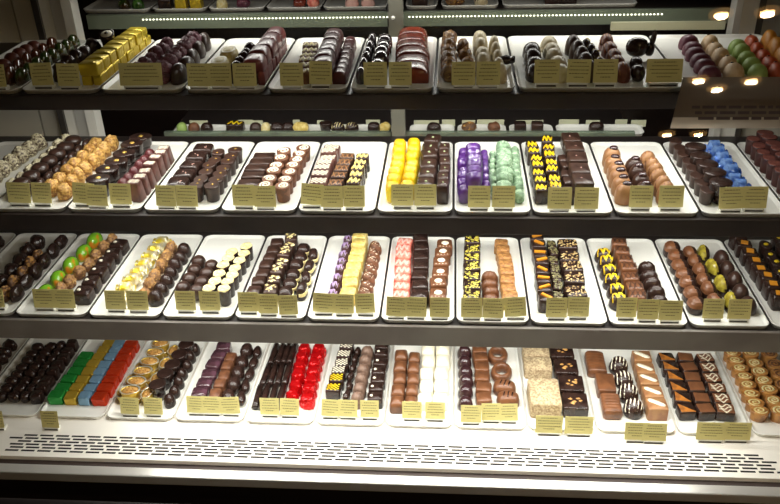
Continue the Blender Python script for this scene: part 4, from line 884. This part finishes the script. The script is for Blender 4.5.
for (k, j, x0, y0, x1, y1, n, bd, m, w, l, h, zo, desc, o) in ROWS:
    if n > 1 and bd not in ('stick',): l = l*(.95 if bd not in ('dome', 'ball', 'cluster', 'lump', 'cup', 'disc', 'loaf', 'oval', 'pleat', 'ridge', 'twist') else 1.05 if bd not in ('pleat', 'ridge', 'twist') else .98)
    z = {1: 1.2588, 2: 1.1015, 3: .9446, 4: .7448}[k] + .0026 + zo
    seed += 1
    nv = 3 if bd in ('lump', 'cluster', 'foil', 'foilround', 'twist', 'log') else 1
    bodies = [body_mesh(bd, m, w, l, h, seed*5+q) for q in range(nv)]
    tops = []
    tp = o.get('top'); tm = o.get('tm')
    if bd == 'cluster' : tp, tm = 'coat', COAT.get(m, 'nut')
    if tp == 'ostick': nt = 3
    else: nt = 2
    def mk(tp, tm): return [topping(tp, bd, tm, w, l, h, seed*5+q) for q in range(nt)]
    T = []
    if tp: T.append((PART[tp], mk('full', 'milk'))) if tp == 'fullswirl' else None
    if tp: T.append((PART[tp], mk(tp, 'white' if tp == 'fullswirl' else tm)))
    if tp == 'fullswirl': T[0] = ('coloured_coating', T[0][1])
    if bd == 'nutcup': T += [('nut_filling', mk('cupnuts', 'nut')), ('cup_rim', mk('cuprim', 'f_silver'))]
    if bd == 'bar' and m == 'oat': T.append(('coating_pieces', [topping('nuts', 'bar', 'oatbit', .03, l, h, seed) for _ in (0,)]))
    T2 = mk(tp, 'yellow') if 'mix' in o else None
    nm, cat = NAME[bd]; rnd = random.Random(seed*13)
    grp = desc + ', ' + LEVEL[k]
    for i in range(n):
        t = i/(n-1) if n > 1 else 0
        x = x0+(x1-x0)*t; y = y0+(y1-y0)*t
        jx = rnd.uniform(-.0010, .0010); rz = math.radians(rnd.uniform(-9, 9)) if bd not in ('foil', 'brick', 'bar', 'loaf', 'log', 'stick', 'mould') else math.radians(rnd.uniform(-1.5, 1.5))
        if bd == 'stick': rz = math.radians(rnd.uniform(-2, 2))
        lb = (desc + ', ' + LEVEL[k]) if n == 1 else desc + ', ' + (ORD[i] if i < n-1 else 'frontmost') + ', ' + LEVEL[k]
        me = bodies[i % nv]
        if T:
            r = link(nm, None, loc=(x+jx, y, z), rz=rz); link('body', me, r)
            for q, (pn, ms) in enumerate(T):
                mm = ms[i % len(ms)]
                if T2 and i >= n-o['mix'][1]: mm = T2[i % 2]
                link(pn, mm, r)
        else:
            r = link(nm, me, loc=(x+jx, y, z), rz=rz)
        if not zo and bd not in ('brick', 'stick', 'loaf', 'bar') and not desc.startswith('lower'): r.rotation_euler.x = math.radians(rnd.uniform(-1, 3.5)); r.rotation_euler.y = math.radians(rnd.uniform(-2, 2))
        if tp == 'eye': r.rotation_euler = (.35, 0, 0); r.location.z += .0035
        if bd not in ('stick', 'brick'): r.scale = (rnd.uniform(.95, 1), rnd.uniform(.95, 1), rnd.uniform(.92, 1.08) if not o.get('flat') else 1)
        tag(r, lb, cat, grp)

# dark chocolate rabbit and a leaf shaped piece on the top shelf
rb = link('chocolate_rabbit', None, loc=(0.2484, 0.1663, 1.2676)); rb.scale = (1.0, 1.0, 1.2); tag(rb, 'dark chocolate rabbit shape with raised ears on the wide tray, top shelf', 'chocolate rabbit')
bm = bmesh.new(); loft(bm, [sring(.030, .024, r, z*.020, 2, 22) for r, z in PROF['ball'][1]]); link('body', finish(bm, 'body', 'dark'), rb)
bm = bmesh.new(); loft(bm, [[(x+.017, y, z) for x, y, z in sring(.013, .013, r, z*.015, 2, 16)] for r, z in PROF['ball'][1]]); link('head', finish(bm, 'head', 'dark'), rb)
for s in (-1, 1):
    bm = bmesh.new(); loft(bm, [[(x+.0185+z*.2, y+s*.004, z+.011) for x, y, z in sring(.0055, .003, r, z, 2, 10)] for r, z in ((.6, 0), (1, .006), (.9, .012), (.3, .017))]); link('ear', finish(bm, 'ear', 'dark'), rb)
lf = link('chocolate_leaf', None, loc=(0.0694, 0.1332, 1.2676)); tag(lf, 'dark pointed chocolate leaf beside the cream domes, top shelf', 'chocolate leaf')
bm = bmesh.new(); loft(bm, [[(-.010, -.004, z), (.003, -.007, z*.6), (.015, .002, z), (.002, .006, z)] for z in (0, .010)]); bmesh.ops.bevel(bm, geom=list(bm.edges), offset=.001, segments=2, affect='EDGES'); link('blade', finish(bm, 'blade', 'dark'), lf)
bm = bmesh.new(); tube(bm, [(-.009, -.004, .0102), (.002, -.001, .0095), (.013, .001, .0102)], .0006); link('rib', finish(bm, 'rib', 'dark2'), lf)

# ------------------------------------------------------------------ price cards
near = {}
for r in ROWS:
    if not r[13].startswith('lower layer'): near.setdefault(r[0], []).append(r)
used = set(); PH = .0285
PM = {}
def print_mesh(w, h, v):
    bm = bmesh.new(); rnd = random.Random(v*31+5); ln = 5
    for q in range(ln):
        zz = h*(.86-.155*q); sp = w*(.30 if q == 0 else rnd.uniform(.34, .43) if q < ln-1 else .2); x = -sp
        while x < sp:
            g = min(rnd.uniform(.0011, .0032), sp-x+.0003); bx(bm, x, x+g, -.00012, .00005, zz-.0005, zz+.0005); x += g+.0007
    return finish(bm, 'print', 'print', False)
for ci, (k, x, y, z, rot, wd, deckc) in enumerate(CARDS):
    wd = max(wd, .010); c = link('price_card', None, loc=(x, y, z), rz=0)
    best = sorted(near[k], key=lambda r: abs((r[4])-x)); lab = None
    for r in best:
        if (k, r[13]) not in used: lab = r[13]; used.add((k, r[13])); break
    tag(c, 'price card standing before ' + lab.replace(' of three', '') + ', ' + LEVEL[k], 'price card', 'yellow price cards')
    v = ci % 6; key = (round(wd, 3), v)
    if key not in PM: PM[key] = (boxmesh('card', 'paper', -wd/2, wd/2, 0, .0004, .0, PH), print_mesh(wd, PH, v), boxmesh('holder_foot', 'holder', -wd*.42, wd*.42, -.0005, .010, 0, .0052, bev=.0005), boxmesh('holder_slot', 'slot', -wd*.38, wd*.38, -.0010, -.0004, .0008, .0030))
    a, b, d, e = PM[key]
    p = link('paper', a, c, (0, .0, .0054)); p.rotation_euler = (math.radians(-12), math.radians(-rot*.6), 0)
    link('printing', b, p); f = link('holder_foot', d, c); link('holder_slot', e, f)

# ------------------------------------------------------------------ things on the rear ledges
def rear_item(nm, cat, bd, m, x, y, z, w, l, h, label, tp=None, tm=None):
    r = link(nm, None, loc=(x, y, z)); link('body', body_mesh(bd, m, w, l, h, int(x*1000) % 50), r)
    if tp: link(PART[tp], topping(tp, bd, tm, w, l, h, 2), r)
    tag(r, label, cat, 'sweets on the rear ledges'); return r
tag(link('serving_tray', tray_mesh(0.1145, .14), loc=(-0.5544, .452, 1.2818)), 'rear ledge tray at the left end, behind top shelf', 'tray', 'trays on the rear ledges')
tag(link('serving_tray', tray_mesh(0.0916, .14), loc=(-0.4483, .452, 1.2818)), 'rear ledge tray behind gold bricks, behind top shelf', 'tray', 'trays on the rear ledges')
tag(link('serving_tray', tray_mesh(0.0932, .14), loc=(-0.3529, .452, 1.2818)), 'rear ledge tray behind purple truffles, behind top shelf', 'tray', 'trays on the rear ledges')
tag(link('serving_tray', tray_mesh(0.0906, .14), loc=(-0.2580, .452, 1.2818)), 'rear ledge tray behind red loaves, behind top shelf', 'tray', 'trays on the rear ledges')
tag(link('serving_tray', tray_mesh(0.1034, .14), loc=(-0.1580, .452, 1.2818)), 'rear ledge tray behind patterned squares, behind top shelf', 'tray', 'trays on the rear ledges')
tag(link('serving_tray', tray_mesh(0.0512, .14), loc=(-0.0505, .452, 1.2818)), 'rear ledge tray right of the middle upright, behind top shelf', 'tray', 'trays on the rear ledges')
tag(link('serving_tray', tray_mesh(0.0918, .14), loc=(0.0272, .452, 1.2818)), 'rear ledge tray holding the nut cluster, behind top shelf', 'tray', 'trays on the rear ledges')
tag(link('serving_tray', tray_mesh(0.2116, .14), loc=(0.1850, .452, 1.2818)), 'rear ledge tray at the right end, wide, behind top shelf', 'tray', 'trays on the rear ledges')
rear_item('rear_chocolate', 'chocolate', 'dome', 'limegreen', -0.5203, 0.400, 1.2850, 0.0204, 0.0200, 0.0160, 'lime green dome on the rear ledge behind top shelf', None, None)
rear_item('rear_chocolate', 'chocolate', 'dome', 'glossgreen', -0.5441, 0.400, 1.2850, 0.0204, 0.0200, 0.0160, 'dark green dome on the rear ledge behind top shelf', None, None)
rear_item('rear_chocolate', 'chocolate', 'square', 'dark', -0.4732, 0.400, 1.2850, 0.0221, 0.0200, 0.0160, 'dark square on the rear ledge behind top shelf', None, None)
rear_item('rear_chocolate', 'chocolate', 'brick', 'f_goldy', -0.4462, 0.400, 1.2850, 0.0187, 0.0200, 0.0160, 'left gold brick on the rear ledge behind top shelf', None, None)
rear_item('rear_chocolate', 'chocolate', 'brick', 'f_goldy', -0.4209, 0.400, 1.2850, 0.0187, 0.0200, 0.0160, 'right gold brick on the rear ledge behind top shelf', None, None)
rear_item('rear_chocolate', 'chocolate', 'dome', 'cream', -0.3788, 0.400, 1.2850, 0.0187, 0.0200, 0.0160, 'cream dome on the rear ledge behind top shelf', None, None)
rear_item('rear_chocolate', 'chocolate', 'lump', 'plum', -0.3435, 0.400, 1.2850, 0.0238, 0.0200, 0.0160, 'plum lump on the rear ledge behind top shelf', None, None)
rear_item('rear_chocolate', 'chocolate', 'lump', 'redgloss', -0.2492, 0.400, 1.2850, 0.0221, 0.0200, 0.0160, 'dark red piece on the rear ledge behind top shelf', None, None)
rear_item('rear_chocolate', 'chocolate', 'lump', 'pink', -0.2277, 0.400, 1.2850, 0.0204, 0.0200, 0.0160, 'coral red piece on the rear ledge behind top shelf', None, None)
rear_item('rear_chocolate', 'chocolate', 'dome', 'palepink', -0.1637, 0.400, 1.2850, 0.0221, 0.0200, 0.0160, 'pink swirled piece on the rear ledge behind top shelf', 'zig', 'plum')
rear_item('rear_chocolate', 'chocolate', 'dome', 'palepink', -0.1375, 0.400, 1.2850, 0.0221, 0.0200, 0.0160, 'second pink swirled piece on the rear ledge behind top shelf', 'zig', 'dark')
rear_item('rear_chocolate', 'chocolate', 'square', 'dark2', -0.0530, 0.400, 1.2850, 0.0255, 0.0200, 0.0160, 'brown square on the rear ledge behind top shelf', None, None)
rear_item('rear_chocolate', 'chocolate', 'cluster', 'nutcaramel', 0.0035, 0.400, 1.2850, 0.0306, 0.0200, 0.0160, 'golden nut cluster on the rear ledge behind top shelf', 'coat', 'nut')
rear_item('rear_chocolate', 'chocolate', 'dome', 'creamgrey', 0.0452, 0.400, 1.2850, 0.0221, 0.0200, 0.0160, 'cream dome with dark stripes on the rear ledge behind top shelf', 'stripes', 'dark')
rear_item('rear_chocolate', 'chocolate', 'bar', 'dark', 0.1708, 0.400, 1.2850, 0.0510, 0.0200, 0.0160, 'dark slab on the rear ledge behind top shelf', None, None)
tag(link('serving_tray', tray_mesh(0.0919, .045), loc=(-0.4361, .370, 1.0783)), 'rear ledge tray at the left end, behind second shelf', 'tray', 'trays on the rear ledges')
tag(link('serving_tray', tray_mesh(0.0807, .045), loc=(-0.3443, .370, 1.0783)), 'rear ledge tray holding the yellow zigzag piece, behind second shelf', 'tray', 'trays on the rear ledges')
tag(link('serving_tray', tray_mesh(0.0935, .045), loc=(-0.2518, .370, 1.0783)), 'rear ledge tray holding two dark domes, behind second shelf', 'tray', 'trays on the rear ledges')
tag(link('serving_tray', tray_mesh(0.0925, .045), loc=(-0.1534, .370, 1.0783)), 'rear ledge tray holding striped pieces, behind second shelf', 'tray', 'trays on the rear ledges')
tag(link('serving_tray', tray_mesh(0.0763, .045), loc=(-0.0334, .370, 1.0783)), 'rear ledge tray right of the middle upright, behind second shelf', 'tray', 'trays on the rear ledges')
tag(link('serving_tray', tray_mesh(0.0822, .045), loc=(0.0512, .370, 1.0783)), 'rear ledge tray with nut piece, behind second shelf', 'tray', 'trays on the rear ledges')
tag(link('serving_tray', tray_mesh(0.0733, .045), loc=(0.1343, .370, 1.0783)), 'rear ledge tray above yellow streaked squares, behind second shelf', 'tray', 'trays on the rear ledges')
tag(link('serving_tray', tray_mesh(0.0662, .045), loc=(0.2093, .370, 1.0783)), 'rear ledge tray above dark blocks, behind second shelf', 'tray', 'trays on the rear ledges')
tag(link('serving_tray', tray_mesh(0.0721, .045), loc=(0.2837, .370, 1.0783)), 'rear ledge tray at the right end, behind second shelf', 'tray', 'trays on the rear ledges')
rear_item('rear_chocolate', 'chocolate', 'dome', 'green', -0.4691, 0.370, 1.0815, 0.0187, 0.0200, 0.0144, 'green dome on rear ledge behind second shelf', None, None)
rear_item('rear_chocolate', 'chocolate', 'dome', 'cocoa', -0.4475, 0.370, 1.0815, 0.0204, 0.0200, 0.0144, 'brown dome on rear ledge behind second shelf', None, None)
rear_item('rear_chocolate', 'chocolate', 'dome', 'dark', -0.4246, 0.370, 1.0815, 0.0221, 0.0200, 0.0144, 'dark dome at left on rear ledge behind second shelf', None, None)
rear_item('rear_chocolate', 'chocolate', 'square', 'dark', -0.3735, 0.370, 1.0815, 0.0306, 0.0200, 0.0144, 'dark piece with yellow zigzag on rear ledge behind second shelf', 'zig', 'yellow')
rear_item('rear_chocolate', 'chocolate', 'dome', 'dark2', -0.3382, 0.370, 1.0815, 0.0221, 0.0200, 0.0144, 'dark dome with cream side on rear ledge behind second shelf', None, None)
rear_item('rear_chocolate', 'chocolate', 'dome', 'cream', -0.3204, 0.370, 1.0815, 0.0170, 0.0200, 0.0144, 'small cream piece on rear ledge behind second shelf', None, None)
rear_item('rear_chocolate', 'chocolate', 'dome', 'dark', -0.3008, 0.370, 1.0815, 0.0255, 0.0200, 0.0144, 'left of two big dark domes on rear ledge behind second shelf', None, None)
rear_item('rear_chocolate', 'chocolate', 'dome', 'dark', -0.2816, 0.370, 1.0815, 0.0255, 0.0200, 0.0144, 'right of two big dark domes on rear ledge behind second shelf', None, None)
rear_item('rear_chocolate', 'chocolate', 'lump', 'paleyellow', -0.2590, 0.370, 1.0815, 0.0289, 0.0200, 0.0144, 'cream yellow cluster on rear ledge behind second shelf', None, None)
rear_item('rear_chocolate', 'chocolate', 'cup', 'dark', -0.2155, 0.370, 1.0815, 0.0221, 0.0200, 0.0144, 'dark cup on rear ledge behind second shelf', None, None)
rear_item('rear_chocolate', 'chocolate', 'dome', 'dark', -0.1946, 0.370, 1.0815, 0.0238, 0.0200, 0.0144, 'left dark piece with cream stripes on rear ledge behind second shelf', 'stripes', 'cream')
rear_item('rear_chocolate', 'chocolate', 'dome', 'dark', -0.1704, 0.370, 1.0815, 0.0238, 0.0200, 0.0144, 'right dark piece with cream stripes on rear ledge behind second shelf', 'stripes', 'cream')
rear_item('rear_chocolate', 'chocolate', 'oval', 'dark', -0.1326, 0.370, 1.0815, 0.0221, 0.0200, 0.0144, 'dark ring shaped oval on rear ledge behind second shelf', None, None)
rear_item('rear_chocolate', 'chocolate', 'lump', 'paleyellow', -0.1136, 0.370, 1.0815, 0.0204, 0.0200, 0.0144, 'pale yellow lump on rear ledge behind second shelf', None, None)
rear_item('rear_chocolate', 'chocolate', 'cluster', 'nutdark', 0.0297, 0.370, 1.0815, 0.0255, 0.0200, 0.0144, 'nut covered dark piece on rear ledge behind second shelf', 'coat', 'nut')
rear_item('rear_chocolate', 'chocolate', 'lump', 'cocoa', 0.0720, 0.370, 1.0815, 0.0221, 0.0200, 0.0144, 'brown lump on rear ledge behind second shelf', None, None)
rear_item('rear_chocolate', 'chocolate', 'square', 'dark', 0.1158, 0.370, 1.0815, 0.0204, 0.0200, 0.0144, 'dark square beside card on rear ledge behind second shelf', None, None)
rear_item('rear_chocolate', 'chocolate', 'square', 'dark2', 0.1443, 0.370, 1.0815, 0.0204, 0.0200, 0.0144, 'brown dark square on rear ledge behind second shelf', None, None)
rear_item('rear_chocolate', 'chocolate', 'oval', 'dark', 0.2427, 0.370, 1.0815, 0.0255, 0.0200, 0.0144, 'low dark piece on rear ledge behind second shelf', None, None)
rear_item('rear_chocolate', 'chocolate', 'dome', 'dark', -0.0298, 0.370, 1.0815, 0.0255, 0.0200, 0.0144, 'low dark dome on rear ledge behind second shelf', None, None)
rc = link('blank_card', None, loc=(-0.4462, 0.3960, 1.0782)); link('card', boxmesh('card', 'rearcard', -0.0163, 0.0163, 0, .0005, 0, 0.0120), rc); link('foot', boxmesh('foot', 'holder', -0.0098, 0.0098, -.004, -.0002, 0, .003), rc); tag(rc, 'pale blank card on rear ledge behind brown dome', 'card', 'blank cards on the rear ledge')
rc = link('blank_card', None, loc=(-0.3626, 0.3990, 1.0782)); link('card', boxmesh('card', 'rearcard', -0.0134, 0.0134, 0, .0005, 0, 0.0120), rc); link('foot', boxmesh('foot', 'holder', -0.0081, 0.0081, -.004, -.0002, 0, .003), rc); tag(rc, 'pale blank card on rear ledge upper one behind yellow zigzag', 'card', 'blank cards on the rear ledge')
rc = link('blank_card', None, loc=(-0.3491, 0.3960, 1.0782)); link('card', boxmesh('card', 'rearcard', -0.0179, 0.0179, 0, .0005, 0, 0.0120), rc); link('foot', boxmesh('foot', 'holder', -0.0107, 0.0107, -.004, -.0002, 0, .003), rc); tag(rc, 'pale blank card on rear ledge behind cream sided dome', 'card', 'blank cards on the rear ledge')
rc = link('blank_card', None, loc=(-0.2721, 0.3990, 1.0782)); link('card', boxmesh('card', 'rearcard', -0.0062, 0.0062, 0, .0005, 0, 0.0120), rc); link('foot', boxmesh('foot', 'holder', -0.0037, 0.0037, -.004, -.0002, 0, .003), rc); tag(rc, 'pale blank card on rear ledge behind two big dark domes', 'card', 'blank cards on the rear ledge')
rc = link('blank_card', None, loc=(-0.2286, 0.3960, 1.0782)); link('card', boxmesh('card', 'rearcard', -0.0062, 0.0062, 0, .0005, 0, 0.0120), rc); link('foot', boxmesh('foot', 'holder', -0.0037, 0.0037, -.004, -.0002, 0, .003), rc); tag(rc, 'pale blank card on rear ledge behind dark cup', 'card', 'blank cards on the rear ledge')
rc = link('blank_card', None, loc=(-0.1368, 0.3990, 1.0782)); link('card', boxmesh('card', 'rearcard', -0.0123, 0.0123, 0, .0005, 0, 0.0120), rc); link('foot', boxmesh('foot', 'holder', -0.0074, 0.0074, -.004, -.0002, 0, .003), rc); tag(rc, 'pale blank card on rear ledge behind ring shaped oval', 'card', 'blank cards on the rear ledge')
rc = link('blank_card', None, loc=(-0.0434, 0.3960, 1.0782)); link('card', boxmesh('card', 'rearcard', -0.0217, 0.0217, 0, .0005, 0, 0.0120), rc); link('foot', boxmesh('foot', 'holder', -0.0130, 0.0130, -.004, -.0002, 0, .003), rc); tag(rc, 'pale blank card on rear ledge widest, right of middle upright', 'card', 'blank cards on the rear ledge')
rc = link('blank_card', None, loc=(-0.0053, 0.3990, 1.0782)); link('card', boxmesh('card', 'rearcard', -0.0113, 0.0113, 0, .0005, 0, 0.0120), rc); link('foot', boxmesh('foot', 'holder', -0.0068, 0.0068, -.004, -.0002, 0, .003), rc); tag(rc, 'pale blank card on rear ledge above left dark squares', 'card', 'blank cards on the rear ledge')
rc = link('blank_card', None, loc=(0.0292, 0.3960, 1.0782)); link('card', boxmesh('card', 'rearcard', -0.0112, 0.0112, 0, .0005, 0, 0.0120), rc); link('foot', boxmesh('foot', 'holder', -0.0067, 0.0067, -.004, -.0002, 0, .003), rc); tag(rc, 'pale blank card on rear ledge behind nut covered piece', 'card', 'blank cards on the rear ledge')
rc = link('blank_card', None, loc=(0.0672, 0.3990, 1.0782)); link('card', boxmesh('card', 'rearcard', -0.0232, 0.0232, 0, .0005, 0, 0.0120), rc); link('foot', boxmesh('foot', 'holder', -0.0139, 0.0139, -.004, -.0002, 0, .003), rc); tag(rc, 'pale blank card on rear ledge behind brown lump', 'card', 'blank cards on the rear ledge')
rc = link('blank_card', None, loc=(0.1337, 0.3960, 1.0782)); link('card', boxmesh('card', 'rearcard', -0.0230, 0.0230, 0, .0005, 0, 0.0120), rc); link('foot', boxmesh('foot', 'holder', -0.0138, 0.0138, -.004, -.0002, 0, .003), rc); tag(rc, 'pale blank card on rear ledge above yellow streaked squares', 'card', 'blank cards on the rear ledge')
rc = link('blank_card', None, loc=(0.2007, 0.3990, 1.0782)); link('card', boxmesh('card', 'rearcard', -0.0169, 0.0169, 0, .0005, 0, 0.0120), rc); link('foot', boxmesh('foot', 'holder', -0.0102, 0.0102, -.004, -.0002, 0, .003), rc); tag(rc, 'pale blank card on rear ledge wide one above dark blocks', 'card', 'blank cards on the rear ledge')
rc = link('blank_card', None, loc=(0.2407, 0.3960, 1.0782)); link('card', boxmesh('card', 'rearcard', -0.0118, 0.0118, 0, .0005, 0, 0.0120), rc); link('foot', boxmesh('foot', 'holder', -0.0071, 0.0071, -.004, -.0002, 0, .003), rc); tag(rc, 'pale blank card on rear ledge above the dark blocks, right one', 'card', 'blank cards on the rear ledge')
rc = link('blank_card', None, loc=(0.2889, 0.3990, 1.0782)); link('card', boxmesh('card', 'rearcard', -0.0101, 0.0101, 0, .0005, 0, 0.0120), rc); link('foot', boxmesh('foot', 'holder', -0.0060, 0.0060, -.004, -.0002, 0, .003), rc); tag(rc, 'pale blank card on rear ledge second from the right end', 'card', 'blank cards on the rear ledge')
rc = link('blank_card', None, loc=(0.3174, 0.3960, 1.0782)); link('card', boxmesh('card', 'rearcard', -0.0125, 0.0125, 0, .0005, 0, 0.0120), rc); link('foot', boxmesh('foot', 'holder', -0.0075, 0.0075, -.004, -.0002, 0, .003), rc); tag(rc, 'pale blank card on rear ledge at the right end', 'card', 'blank cards on the rear ledge')
tag(link('light_strip_board', boxmesh('light_strip_board', 'rear_light', 0.2450, .417, .345, .352, 1.2555, 1.2675)), 'pale horizontal board behind the wide tray, top shelf', 'board')
